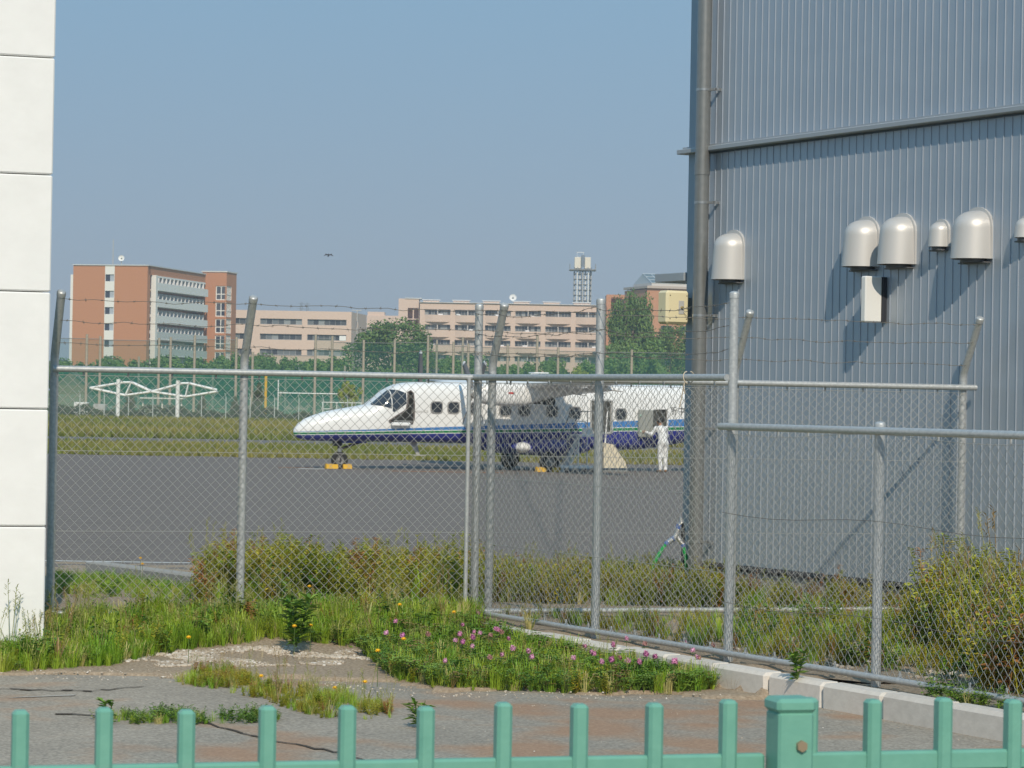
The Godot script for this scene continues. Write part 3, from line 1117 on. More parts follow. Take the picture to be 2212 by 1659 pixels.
	var ht := thing("shelter", "open white bench shelter under the diamond frame before the net", "shelter", Transform3D(Basis(), at(350, 898, 274.0) * Vector3(1, 0, 1) + Vector3(0, gy, 0)))
	for x in [-1.9, 0.0, 1.9]:
		var m := MB.new()
		m.box(Vector3(x, 0.95, 0), Vector3(0.12, 1.9, 0.12))
		part("upright", m, mats.off_white, ht)
	var rm := MB.new()
	rm.cbox(Vector3(0, 1.95, 0), Vector3(4.3, 0.12, 1.4), 0.02)
	part("roof", rm, mats.off_white, ht)
	rm = MB.new()
	rm.box(Vector3(0, 0.7, -0.6), Vector3(3.9, 1.2, 0.05))
	part("back_panel", rm, paint(0.45, 0.55, 0.50, 0.7), ht)
	var tb := thing("work_stand", "small white tubular stand beyond the aircraft nose by the net", "stand", Transform3D(Basis(), at(738, 900, 274.0) * Vector3(1, 0, 1) + Vector3(0, gy, 0)))
	for x in [-1.9, -0.5, 1.0, 1.9]:
		var m := MB.new()
		m.tube(Vector3(x, 0, 0), Vector3(x, 1.85, 0), 0.05, 0.05, 6)
		part("upright", m, mats.white, tb)
	for y in [1.85, 1.2]:
		var m := MB.new()
		m.tube(Vector3(-2.0, y, 0), Vector3(2.0, y, 0), 0.05, 0.05, 6)
		part("rail", m, mats.white, tb)
	# garden house with an orange gable, half hidden by the net
	var hs := thing("small_house", "small house with tan gable wall half hidden behind the green net", "house", Transform3D(Basis(), at(150, 900, 300.0) * Vector3(1, 0, 1) + Vector3(0, gy, 0)))
	var hm := MB.new()
	hm.box(Vector3(0, 1.6, -2), Vector3(3.6, 3.2, 4.0))
	part("wall", hm, paint(0.42, 0.30, 0.2, 0.9), hs)
	hm = MB.new()
	hm.tri(Vector3(-1.8, 3.2, 0), Vector3(1.8, 3.2, 0), Vector3(0, 4.6, 0))
	hm.quad(Vector3(1.9, 3.1, 0.2), Vector3(1.9, 3.1, -4.2), Vector3(0, 4.7, -4.2), Vector3(0, 4.7, 0.2))
	hm.quad(Vector3(-1.9, 3.1, -4.2), Vector3(-1.9, 3.1, 0.2), Vector3(0, 4.7, 0.2), Vector3(0, 4.7, -4.2))
	part("roof", hm, paint(0.3, 0.22, 0.16, 0.9), hs)

# ---- facades: a wall of width w and height h with rectangular openings, reveals of the given depth
func facade(w: float, h: float, holes: Array, depth: float) -> MB:
	var m := MB.new()
	var xs := [0.0, w]
	var ys := [0.0, h]
	for r in holes:
		for x in [r.position.x, r.end.x]:
			xs.append(x)
		for y in [r.position.y, r.end.y]:
			ys.append(y)
	xs.sort()
	ys.sort()
	for j in ys.size() - 1:
		if ys[j + 1] - ys[j] < 0.001:
			continue
		var run := -1.0
		for i in xs.size():
			var solid := false
			if i < xs.size() - 1:
				var c := Vector2((xs[i] + xs[i + 1]) * 0.5, (ys[j] + ys[j + 1]) * 0.5)
				solid = true
				for r in holes:
					if r.has_point(c):
						solid = false
						break
			if solid and run < 0:
				run = xs[i]
			elif not solid and run >= 0:
				m.quad(Vector3(run, ys[j], 0), Vector3(xs[i], ys[j], 0), Vector3(xs[i], ys[j + 1], 0), Vector3(run, ys[j + 1], 0))
				run = -1.0
	for r in holes:
		var a: Vector2 = r.position
		var b: Vector2 = r.end
		m.quad(Vector3(a.x, a.y, 0), Vector3(a.x, a.y, -depth), Vector3(a.x, b.y, -depth), Vector3(a.x, b.y, 0))
		m.quad(Vector3(b.x, a.y, -depth), Vector3(b.x, a.y, 0), Vector3(b.x, b.y, 0), Vector3(b.x, b.y, -depth))
		m.quad(Vector3(a.x, a.y, -depth), Vector3(a.x, a.y, 0), Vector3(b.x, a.y, 0), Vector3(b.x, a.y, -depth))
		m.quad(Vector3(a.x, b.y, 0), Vector3(a.x, b.y, -depth), Vector3(b.x, b.y, -depth), Vector3(b.x, b.y, 0))
	return m

func window_in(parent: Node3D, r: Rect2, z: float, panes: int, frame_mat: Material, glass: Array, rng: RandomNumberGenerator, bar := 0.07, split := 0.0):
	var c := r.get_center()
	var f := MB.new()
	for i in panes + 1:
		f.box(Vector3(r.position.x + bar * 0.5 + (r.size.x - bar) * i / panes, c.y, z + 0.04), Vector3(bar, r.size.y, 0.07))
	f.box(Vector3(c.x, r.position.y + bar * 0.5, z + 0.043), Vector3(r.size.x, bar, 0.07))
	f.box(Vector3(c.x, r.end.y - bar * 0.5, z + 0.043), Vector3(r.size.x, bar, 0.07))
	if split > 0:
		f.box(Vector3(c.x, r.position.y + r.size.y * split, z + 0.043), Vector3(r.size.x, bar, 0.07))
	var o := part("window", f, frame_mat, parent)
	for i in panes:
		var g := MB.new()
		g.box(Vector3(r.position.x + r.size.x * (i + 0.5) / panes, c.y, z), Vector3(r.size.x / panes - 0.004, r.size.y - 0.01, 0.02))
		part("pane", g, glass[rng.randi() % glass.size()], o)
	return o

func brown_block():
	var rng := RandomNumberGenerator.new()
	rng.seed = 5
	var gy := -0.5
	var brick := grained(Color(0.725, 0.51, 0.375), Color(0.77, 0.55, 0.41), 5.0, 0.9, 0.03, 81)
	var brick2 := brick
	var conc := paint(0.83, 0.82, 0.80, 0.8)
	var white := paint(0.80, 0.79, 0.76, 0.7)
	var panes := [paint(0.05, 0.055, 0.075, 0.1), paint(0.06, 0.065, 0.085, 0.1)]
	var blind := paint(0.42, 0.46, 0.52, 0.5)
	var corner := at(319, 574, 480.0)
	var ht := corner.y - gy
	var turn := deg_to_rad(12.0)
	var o := thing("apartment_block", "tall terracotta apartment block with grey balconies and a white window stripe", "building", Transform3D(Basis(Vector3.UP, -turn), Vector3(corner.x, gy, corner.z)))
	# local: x to the right, z towards the eye; the corner is the origin, the end wall runs to -x, the balcony side recedes to -z
	var w := 13.6
	var l := 31.5
	var sx0 := -7.75      # white stripe
	var sx1 := -6.0
	var holes := []
	var storey := 2.84
	for k in 8:
		var y := ht - 2.75 - k * storey
		holes.append(Rect2(w + sx0 + 0.06, y, 1.62, 1.2))
	for q in [[-w, sx0], [sx1, 0.0]]:
		var m := MB.new()
		m.quad(Vector3(q[0], 0, 0), Vector3(q[1], 0, 0), Vector3(q[1], ht, 0), Vector3(q[0], ht, 0))
		part("end_wall", m, brick, o)
	var sh := []
	for r in holes:
		sh.append(Rect2(r.position.x - (w + sx0), r.position.y, r.size.x, r.size.y))
	part("window_stripe", facade(sx1 - sx0, ht, sh, 0.25), white, o, Transform3D(Basis(), Vector3(sx0, 0, 0.03)))
	for r in sh:
		var c: Vector2 = r.get_center()
		var g := MB.new()
		g.box(Vector3(sx0 + c.x - 0.4, c.y, -0.2), Vector3(0.8, 1.2, 0.05))
		var wd := part("window", g, panes[0], o)
		g = MB.new()
		g.box(Vector3(sx0 + c.x + 0.4, c.y, -0.19), Vector3(0.8, 1.2, 0.05))
		part("shutter", g, blind, wd)
	var sh2 := MB.new()
	sh2.box(Vector3(-w * 0.5, ht * 0.5, -l - 0.1), Vector3(w, ht, 0.2))
	sh2.box(Vector3(-w + 0.1, ht * 0.5, -l * 0.5), Vector3(0.2, ht, l - 0.01))
	sh2.box(Vector3(-w * 0.5, ht - 0.15, -l * 0.5), Vector3(w - 0.4, 0.2, l - 0.1))
	sh2.box(Vector3(-1.9, ht * 0.5, -l * 0.5), Vector3(0.2, ht - 0.5, l - 0.1))
	part("wall", sh2, brick2, o)
	var cop := MB.new()
	cop.box(Vector3(-w * 0.5, ht + 0.08, 0.0), Vector3(w + 0.2, 0.16, 0.4))
	cop.box(Vector3(0.02, ht + 0.09, -l * 0.5), Vector3(0.4, 0.16, l))
	part("coping", cop, paint(0.62, 0.63, 0.62, 0.6), o)
	# balcony side, plane x = 0
	var up := MB.new()
	up.box(Vector3(-0.12, ht - 0.75, -l * 0.5 - 0.2), Vector3(0.24, 1.5, l - 0.8))
	up.box(Vector3(-0.12, ht * 0.5, -0.75), Vector3(0.24, ht - 0.02, 1.48))
	part("side_wall", up, brick, o)
	var fin := MB.new()
	fin.box(Vector3(0.25, (ht - 1.5) * 0.5, -3.0), Vector3(0.9, ht - 1.5, 1.0))
	part("column", fin, white, o)
	fin = MB.new()
	fin.box(Vector3(-w - 0.25, (ht - 1.6) * 0.5, -0.45), Vector3(0.6, ht - 1.6, 0.5))
	part("column", fin, white, o)
	var hood := MB.new()
	hood.box(Vector3(-0.1, ht - 1.65, -l * 0.5 - 1.75), Vector3(0.6, 0.3, l - 4.2))
	part("eave", hood, conc, o)
	var pt := MB.new()
	pt.box(Vector3(-0.5, 0.62, 0), Vector3(1.7, 1.25, 0.06))
	var ptm := pt.mesh()
	var scr := paint(0.74, 0.75, 0.76, 0.6)
	for k in 8:
		var y := ht - 4.0 - k * storey          # balcony floor level
		var b := MB.new()
		var z0 := -3.6
		b.box(Vector3(0.62, y + 0.68, (z0 - l + 0.2) * 0.5), Vector3(0.12, 1.12, l + z0 - 0.2))
		var pr := part("balcony_parapet", b, conc if k < 3 else paint(0.60, 0.63, 0.61, 0.5), o)
		b = MB.new()
		b.box(Vector3(-0.3, y, (z0 - l + 0.2) * 0.5), Vector3(2.0, 0.22, l + z0 - 0.2))
		part("balcony_slab", b, conc, pr)
		b = MB.new()
		b.box(Vector3(-1.5, y + 1.35, (z0 - l + 0.2) * 0.5), Vector3(0.1, 2.2, l + z0 - 0.3))
		part("glazing", b, panes[0], pr)
		for i in 13:
			part("partition", ptm, scr, o, Transform3D(Basis(), Vector3(0.0, y + 0.95, z0 - 1.6 - i * (l + z0 - 1.2) / 13.0)))
	# stair tower beyond
	var tw := thing("stair_tower", "terracotta stair tower with white framed corner windows at the apartment block", "building", Transform3D(Basis(Vector3.UP, -turn), at(437, 587, 516.0) * Vector3(1, 0, 1) + Vector3(0, gy, 0)))
	var th := at(437, 587.5, 516.0).y - gy
	var tww := 4.75
	var thl := []
	var shl := []
	for k in 7:
		var y := th - 5.2 - k * 3.06
		thl.append(Rect2(tww - 2.1, y, 2.1 - 0.01, 2.65))
		shl.append(Rect2(0.01, y, 3.2, 2.65))
	part("front_wall", facade(tww, th, thl, 0.3), brick, tw)
	part("side_wall", facade(6.0, th, shl, 0.3), brick, tw, Transform3D(Basis(Vector3.UP, PI / 2), Vector3(tww, 0, 0)))
	var bk := MB.new()
	bk.box(Vector3(tww * 0.5 - 0.5, th * 0.5 - 0.2, -3.2), Vector3(tww - 1.2, th - 0.4, 5.4))
	part("core", bk, brick, tw)
	bk = MB.new()
	bk.box(Vector3(tww * 0.5, th + 0.1, -3.0), Vector3(tww + 0.3, 0.2, 6.3))
	part("coping", bk, paint(0.68, 0.66, 0.62, 0.6), tw)
	var g2 := [paint(0.05, 0.055, 0.075, 0.1), paint(0.10, 0.11, 0.13, 0.1)]
	for k in 7:
		window_in(tw, thl[k], -0.22, 2, white, g2, rng, 0.17, 0.42)
		var sw := Node3D.new()
		sw.name = "side_window"
		tw.add_child(sw, true)
		sw.transform = Transform3D(Basis(Vector3.UP, PI / 2), Vector3(tww, 0, 0))
		var fr := MB.new()
		for i in 6:
			fr.box(Vector3(0.1 + i * 0.62, shl[k].get_center().y, -0.12), Vector3(0.14, 2.65, 0.1))
		for y in [0.08, 1.1, 2.57]:
			fr.box(Vector3(1.6, shl[k].position.y + y, -0.118), Vector3(3.2, 0.15, 0.1))
		part("frame", fr, white, sw)
		fr = MB.new()
		fr.box(Vector3(1.6, shl[k].get_center().y, -0.22), Vector3(3.2, 2.65, 0.03))
		part("pane", fr, g2[1], sw)
	# aerials on the roof
	var ae := MB.new()
	var ap := at(240, 571, 480.0)
	ae.tube(Vector3.ZERO, Vector3(0, 4.6, 0), 0.09, 0.05, 6)
	for k in 5:
		ae.box(Vector3(0, 1.0 + k * 0.8, 0), Vector3(0.4, 0.05, 0.05))
	whole("roof_aerial", ae, mats.light_grey, "thin mast aerial on the roof of the terracotta block", "aerial", "", "", Transform3D(Basis(), Vector3(ap.x, ht + gy, -482.0)))
	dish(at(262, 570, 481.0) * Vector3(1, 0, 1) + Vector3(0, ht + gy, 0), 0.55, "small white dish aerial on the roof of the terracotta block", 0.9)

func dish(where: Vector3, r: float, label: String, mast: float):
	var o := thing("dish_aerial", label, "aerial", Transform3D(Basis(), where))
	var m := MB.new()
	m.tube(Vector3.ZERO, Vector3(0, mast, 0), 0.08, 0.08, 6)
	part("mast", m, mats.light_grey, o)
	m = MB.new()
	m.lathe([Vector2(0, -0.25 * r), Vector2(r * 0.5, -0.18 * r), Vector2(r * 0.85, 0.02 * r), Vector2(r, 0.2 * r)], 14, Transform3D(Basis(Vector3.RIGHT, 1.2) * Basis(Vector3.UP, 0.4), Vector3(0, mast + r * 0.6, 0.1)))
	part("dish", m, mats.white, o)

func pink_blocks():
	var rng := RandomNumberGenerator.new()
	rng.seed = 15
	var gy := -0.5
	var pink := grained(Color(0.83, 0.735, 0.675), Color(0.87, 0.775, 0.71), 6.0, 0.9, 0.02, 82)
	var glass := [paint(0.05, 0.055, 0.06, 0.1), paint(0.16, 0.18, 0.19, 0.15), paint(0.09, 0.10, 0.105, 0.12), paint(0.28, 0.31, 0.32, 0.3)]
	var fr := paint(0.36, 0.37, 0.36, 0.5)
	# left block
	var d := 550.0
	var k := d / LENS
	var p := at(498, 669, d)
	var ht := p.y - gy
	var w := (759.5 - 498.0) * k
	var o := thing("office_block", "pale pink block with long window bands beside the terracotta block", "building", Transform3D(Basis(), Vector3(p.x, gy, -d)))
	var holes := []
	for row in 5:
		var y := ht - 2.75 - row * 3.02
		for q in [[0.5, 4.3], [5.9, 14.2], [15.25, 23.0]]:
			holes.append(Rect2(q[0], y, q[1] - q[0], 1.15))
	part("front_wall", facade(w, ht, holes, 0.5), pink, o)
	for r in holes:
		window_in(o, r, -0.45, 3 if r.size.x < 5 else 7, fr, glass, rng)
	var sd := []
	for row in 5:
		sd.append(Rect2(5.5, ht - 2.9 - row * 3.02, 2.6, 1.3))
	part("side_wall", facade(19.0, ht, sd, 0.4), pink, o, Transform3D(Basis(Vector3.UP, deg_to_rad(84)), Vector3(w, 0, 0)))
	var back := MB.new()
	back.box(Vector3(w * 0.5 - 0.5, ht * 0.5 - 0.2, -8.8), Vector3(w - 1.6, ht - 0.4, 16.0))
	part("core", back, pink, o)
	back = MB.new()
	back.box(Vector3(w * 0.5, ht - 0.1, -9.2), Vector3(w - 0.3, 0.15, 18.0))
	part("roof", back, paint(0.5, 0.5, 0.48, 0.8), o)
	var wsheet := MB.new()
	wsheet.box(Vector3(22.3, ht - 2.75 - 3.02 + 0.5, 0.1), Vector3(1.3, 0.95, 0.05))
	part("hung_sheet", wsheet, paint(0.85, 0.85, 0.85, 0.8), o)
	var pip := MB.new()
	pip.tube(Vector3(w + 0.75, 0, -6.5), Vector3(w + 0.75, ht + 0.6, -6.5), 0.12, 0.12, 6)
	pip.tube(Vector3(w - 0.3, ht + 0.5, -6.5), Vector3(w + 1.6, ht + 0.5, -6.5), 0.12, 0.12, 6)
	part("drain_pipe", pip, mats.light_grey, o)
	# link wing
	d = 640.0
	k = d / LENS
	var lk := thing("office_block", "low pink link wing between the two pink blocks", "building", Transform3D(Basis(), at(797, 681, d) * Vector3(1, 0, 1) + Vector3(0, gy, 0)))
	var lm := MB.new()
	var lh := at(797, 681, d).y - gy
	lm.box(Vector3(3.5, lh * 0.5, -3), Vector3(8.0, lh, 6))
	part("wall", lm, pink, lk)
	lm = MB.new()
	lm.box(Vector3(1.6, lh + 0.4, -3.1), Vector3(3.9, 0.9, 5.5))
	part("roof_upstand", lm, pink, lk)
	# right block, bowed balcony fronts
	d = 600.0
	k = d / LENS
	p = at(907, 653, d)
	ht = p.y - gy
	w = (1325.0 - 907.0) * k
	var r := thing("dormitory_block", "long pink block with rows of bowed balcony fronts before the lattice water tower", "building", Transform3D(Basis(), Vector3(p.x, gy, -d)))
	var bay := 6.52
	holes = []
	for row in 7:
		for i in 7:
			if i * bay + 6.4 > w:
				continue
			holes.append(Rect2(1.1 + i * bay, ht - 2.65 - row * 3.26, 5.55, 1.2))
	part("front_wall", facade(w, ht, holes, 0.9), pink, r)
	var bow := MB.new()
	var rows := []
	for y in [0.0, 1.5]:
		var line := []
		for i in 13:
			var f := i / 12.0
			line.append(Vector3(5.4 * f, y, 0.02 + 0.85 * sin(PI * f)))
		rows.append(line)
	bow.sheet(rows)
	for i in 12:
		bow.tri(Vector3(2.7, 0, 0), rows[0][i + 1], rows[0][i])
		bow.tri(Vector3(2.7, 1.5, 0), rows[1][i], rows[1][i + 1])
	var bowm := bow.mesh()
	for h in holes:
		window_in(r, h, -0.85, 8, fr, glass, rng, 0.09)
		part("balcony_front", bowm, pink, r, Transform3D(Basis(), Vector3(h.position.x + 0.07, h.position.y - 1.52, 0)))
		var mul := MB.new()
		mul.box(Vector3(h.get_center().x, h.get_center().y, -0.3), Vector3(0.22, 1.2, 0.6))
		part("mullion", mul, paint(0.55, 0.52, 0.49, 0.8), r)
		if rng.randf() < 0.3:
			var ws := MB.new()
			ws.box(Vector3(h.position.x + rng.randf_range(0.6, 4.5), h.position.y + 0.12, 0.3), Vector3(rng.randf_range(0.8, 1.3), 0.3, 0.1))
			part("bedding", ws, paint(0.8, 0.8, 0.82, 0.8), r)
	back = MB.new()
	back.box(Vector3(w * 0.5, ht * 0.5 - 0.15, -6.95), Vector3(w - 0.02, ht - 0.3, 12.0))
	part("core", back, pink, r)
	back = MB.new()
	back.box(Vector3(w * 0.5, ht + 0.06, -6.3), Vector3(w + 0.2, 0.12, 13.4))
	part("coping", back, paint(0.66, 0.67, 0.68, 0.6), r)
	for i in 7:
		var cp := MB.new()
		cp.box(Vector3(0.9 + i * bay + 1.5, ht + 0.62, -2.0), Vector3(4.0, 0.2, 1.6))
		var hood := part("roof_hood", cp, paint(0.62, 0.62, 0.62, 0.6), r)
		cp = MB.new()
		cp.box(Vector3(0.9 + i * bay + 1.5, ht + 0.32, -2.0), Vector3(3.5, 0.42, 1.2))
		part("hood_base", cp, pink, hood)
	# its stair head on the left
	var p2 := at(861, 644.5, d)
	var h2 := p2.y - gy
	var st := thing("landing_block", "taller pink stair block with open dark landing at the end of the long pink block", "building", Transform3D(Basis(), Vector3(p2.x, gy, -d - 0.5)))
	var sw := (905.0 - 861.0) * k
	part("front_wall", facade(sw, h2, [Rect2(2.0, h2 - 7.0, 2.35, 5.0)], 4.0), pink, st)
	var sm := MB.new()
	sm.box(Vector3(sw * 0.5, h2 * 0.5, -7.05), Vector3(sw, h2 - 0.01, 6.0))
	part("core", sm, pink, st)
	sm = MB.new()
	sm.box(Vector3(3.17, h2 - 4.4, -2.0), Vector3(2.3, 0.2, 3.9))
	part("landing", sm, pink, st)
	sm = MB.new()
	sm.box(Vector3(0.05, h2 * 0.5, -2.05), Vector3(0.1, h2 - 0.02, 4.0))
	part("side_wall", sm, pink, st)
	sm = MB.new()
	sm.box(Vector3(3.2, h2 - 4.5, -0.6), Vector3(0.25, 4.9, 0.25))
	part("column", sm, pink, st)
	sm = MB.new()
	sm.box(Vector3(sw * 0.5 + 1.0, h2 + 0.1, -3.0), Vector3(3.6, 0.2, 6.4))
	part("coping", sm, paint(0.66, 0.67, 0.68, 0.6), st)
	dish(at(1108, 652, 604.0) * Vector3(1, 0, 1) + Vector3(0, ht + gy + 0.5, 0), 0.8, "white dish aerial on the roof of the long pink block", 0.5)

func atrium_block():
	var gy := -0.5
	var rng := RandomNumberGenerator.new()
	rng.seed = 25
	var d := 560.0
	var k := d / LENS
	var brown := grained(Color(0.74, 0.54, 0.42), Color(0.79, 0.585, 0.455), 6.0, 0.9, 0.02, 83)
	var p := at(1385, 622, d)
	var ht := p.y - gy
	var o := thing("atrium_block", "brown block under a gabled glass roof, behind the tall tree", "building", Transform3D(Basis(Vector3.UP, deg_to_rad(19.0)), Vector3(at(1408, 620, d).x - 0.95, gy, -d)))
	var holes := []
	for row in 5:
		for i in 5:
			holes.append(Rect2(3.2 + i * 4.2, ht - 9.0 - row * 3.3, 2.4, 1.5))
	part("front_wall", facade(26.0, ht, holes, 0.4), brown, o)
	for h in holes:
		window_in(o, h, -0.35, 2, mats.light_grey, [mats.glass], rng, 0.08)
	var cm := MB.new()
	cm.box(Vector3(13, ht * 0.5 - 0.1, -6.5), Vector3(25.9, ht - 0.2, 12))
	part("core", cm, brown, o)
	cm = MB.new()
	cm.box(Vector3(13, ht + 0.25, -6.0), Vector3(26.4, 0.5, 13.2))
	part("cornice", cm, paint(0.52, 0.44, 0.39, 0.8), o)
	# glass roof: gable end on the left, slope facing the eye
	var r0 := at(1392, 619, d)
	var rid := at(1389, 591, d + 5.0)
	var y0: float = ht + 0.5
	var y1: float = rid.y - gy
	var base := MB.new()
	base.box(Vector3(13.5, y0 + 0.3, -5.0), Vector3(25.0, 0.6, 10.0))
	var roof := part("glass_roof", base, paint(0.6, 0.57, 0.53, 0.7), o)
	var gl := StandardMaterial3D.new()
	gl.albedo_color = Color(0.40, 0.47, 0.50)
	gl.roughness = 0.55
	gl.metallic_specular = 0.6
	gl.cull_mode = BaseMaterial3D.CULL_DISABLED
	var za := 0.0
	var zr := -5.0
	var zb := -10.0
	var yl := y0 + 0.6
	for i in 14:
		for j in 3:
			var m := MB.new()
			var xa := 1.0 + i * 1.8
			var a := Vector3(xa + 0.05, lerpf(yl, y1, j / 3.0), lerpf(za, zr, j / 3.0))
			var b := Vector3(xa + 0.05, lerpf(yl, y1, (j + 0.94) / 3.0), lerpf(za, zr, (j + 0.94) / 3.0))
			m.quad(a, a + Vector3(1.7, 0, 0), b + Vector3(1.7, 0, 0), b)
			part("pane", m, gl, roof)
	var f2 := MB.new()
	f2.quad(Vector3(26.2, yl - 0.05, zb), Vector3(1.0, yl - 0.05, zb), Vector3(1.0, y1 - 0.05, zr), Vector3(26.2, y1 - 0.05, zr))
	f2.tri(Vector3(1.0, yl, zb), Vector3(1.0, yl, za), Vector3(1.0, y1, zr))
	for i in 15:
		f2.tube(Vector3(1.0 + i * 1.8, yl, za + 0.05), Vector3(1.0 + i * 1.8, y1, zr + 0.05), 0.07, 0.07, 5)
	for j in 4:
		f2.tube(Vector3(1.0, lerpf(yl, y1, j / 3.0), lerpf(za, zr, j / 3.0) + 0.04), Vector3(26.2, lerpf(yl, y1, j / 3.0), lerpf(za, zr, j / 3.0) + 0.04), 0.07, 0.07, 5)
	part("glazing_frame", f2, paint(0.55, 0.60, 0.64, 0.5), o)
	# lower brown wing to the left
	var q := at(1311, 636, d + 15.0)
	var lw := thing("atrium_wing", "lower brown wing with a roof terrace behind the tall tree", "building", Transform3D(Basis(), Vector3(q.x, gy, -d - 15.0)))
	var wm := MB.new()
	var wh := q.y - gy
	wm.box(Vector3(3.9, wh * 0.5, -6.1), Vector3(7.8, wh, 6))
	part("core", wm, brown, lw)
	part("wall", facade(7.8, wh, [Rect2(0.9, wh - 3.0, 2.2, 2.4)], 3.0), brown, lw)

func water_tower():
	var gy := -0.5
	var d := 650.0
	var b := at(1259, 584, d)
	var h := b.y - gy
	var o := thing("water_tower", "water tower of steel tubes with two cream tanks on a platform", "water tower", Transform3D(Basis(), Vector3(b.x, gy, -d)))
	var leg := MB.new()
	leg.tube(Vector3.ZERO, Vector3(0, h, 0), 0.17, 0.17, 8)
	var lm := leg.mesh()
	for i in 7:
		part("leg", lm, mats.light_grey if i in [0, 3, 6] else mats.white, o, Transform3D(Basis(), Vector3(-1.95 + i * 0.65, 0, 0.6 if i % 2 else -0.2)))
	for i in 3:
		part("leg", lm, mats.grey, o, Transform3D(Basis(), Vector3(-1.9 + i * 1.9, 0, -3.2)))
	for k in 22:
		var m := MB.new()
		var y := h - 0.8 - k * 1.25
		m.box(Vector3(0, y, -1.4), Vector3(4.1, 0.09, 3.7))
		if k % 2 == 0:
			m.tube(Vector3(-1.9, y, -0.3), Vector3(1.9, y - 1.2, -0.3), 0.05, 0.05, 5)
		else:
			m.tube(Vector3(1.9, y, -0.3), Vector3(-1.9, y - 1.2, -0.3), 0.05, 0.05, 5)
		part("brace", m, mats.grey, o)
	var pl := MB.new()
	pl.box(Vector3(0, h + 0.1, -1.3), Vector3(6.2, 0.25, 5.4))
	part("platform", pl, mats.grey, o)
	for x in [-1.1, 1.1]:
		var t := MB.new()
		t.cbox(Vector3(x, h + 1.75, -1.2), Vector3(1.45 if x > 0 else 1.75, 2.7, 2.8), 0.08)
		part("tank", t, paint(0.78, 0.72, 0.60, 0.6), o)
	for x in [-2.0, -1.2, -0.35, 0.35, 1.2, 2.0]:
		var t := MB.new()
		t.tube(Vector3(x, h - 0.4, 0.8), Vector3(x, h + 0.7, 0.8), 0.12, 0.12, 6)
		t.tube(Vector3(x * 0.2, h + 0.7, 0.7), Vector3(x * 0.2, h + 3.6, 0.7), 0.06, 0.06, 5)
		part("pipe", t, mats.steel, o)
	for x in [-3.0, 3.0]:
		var t := MB.new()
		for z in [1.3, -1.2, -3.8]:
			t.tube(Vector3(x, h + 0.2, z), Vector3(x, h + 1.5, z), 0.05, 0.05, 5)
		t.tube(Vector3(x, h + 1.5, 1.3), Vector3(x, h + 1.5, -3.8), 0.05, 0.05, 5)
		t.tube(Vector3(x, h + 0.9, 1.3), Vector3(x, h + 0.9, -3.8), 0.05, 0.05, 5)
		part("railing", t, mats.light_grey, o)
	var tr := MB.new()
	tr.tube(Vector3(-1.5, h + 4.2, 0), Vector3(0.2, h + 4.2, 0), 0.07, 0.07, 5)
	tr.tube(Vector3(-1.4, h + 3.1, 0), Vector3(-1.4, h + 4.2, 0), 0.05, 0.05, 5)
	tr.tube(Vector3(0.1, h + 3.1, 0), Vector3(0.1, h + 4.3, 0), 0.06, 0.06, 5)
	part("top_rail", tr, mats.white, o)

func skyline_bits():
	var gy := -0.5
	for q in [[651, 652, "lattice pylon top showing above the pale pink roof, the one nearer the terracotta block"], [664, 653, "lattice pylon top showing above the pale pink roof, the one farther from the terracotta block"]]:
		var d := 1600.0
		var p := at(q[0], q[1], d)
		var h := p.y - gy
		var o := thing("power_pylon", q[2], "pylon", Transform3D(Basis(), Vector3(p.x, gy, -d)), "pylons on the skyline")
		for s in [[-1, -1], [1, -1], [-1, 1], [1, 1]]:
			var m := MB.new()
			m.tube(Vector3(s[0] * 3.0, 0, s[1] * 3.0), Vector3(s[0] * 0.3, h, s[1] * 0.3), 0.16, 0.12, 5)
			part("leg", m, mats.grey, o)
		for k in 4:
			var m := MB.new()
			var y := h - 1.0 - k * 3.0
			m.box(Vector3(0, y, 0), Vector3(3.6 + k * 0.5, 0.2, 0.2))
			m.tube(Vector3(-0.6, y, 0), Vector3(0.9, y - 3.0, 0), 0.1, 0.1, 4)
			m.tube(Vector3(0.6, y, 0), Vector3(-0.9, y - 3.0, 0), 0.1, 0.1, 4)
			part("cross_arm", m, mats.grey, o)
	# a bird on the wing
	var bp := at(709.5, 551, 70.0)
	var m := MB.new()
	m.colored = false
	var body := Transform3D(Basis(Vector3.RIGHT, PI / 2 - 0.2), bp)
	m.lathe([Vector2(0, -0.09), Vector2(0.018, -0.07), Vector2(0.026, -0.02), Vector2(0.02, 0.05), Vector2(0.012, 0.075), Vector2(0.0, 0.095)], 8, Transform3D(Basis(Vector3.RIGHT, PI / 2), Vector3.ZERO))
	for s in [-1.0, 1.0]:
		var wing := [Vector3(s * 0.015, 0.01, -0.035), Vector3(s * 0.07, 0.025, -0.045), Vector3(s * 0.125, -0.03, 0.0), Vector3(s * 0.075, 0.0, 0.03), Vector3(s * 0.015, 0.008, 0.04)]
		m.tri(wing[0], wing[1], wing[4])
		m.tri(wing[1], wing[3], wing[4])
		m.tri(wing[1], wing[2], wing[3])
	m.tri(Vector3(0, 0, 0.08), Vector3(-0.03, 0, 0.14), Vector3(0.03, 0, 0.14))
	whole("bird", m, paint(0.07, 0.075, 0.085, 0.9), "small dark bird gliding in the open sky", "bird", "", "", Transform3D(Basis(Vector3.RIGHT, 0.35), bp))

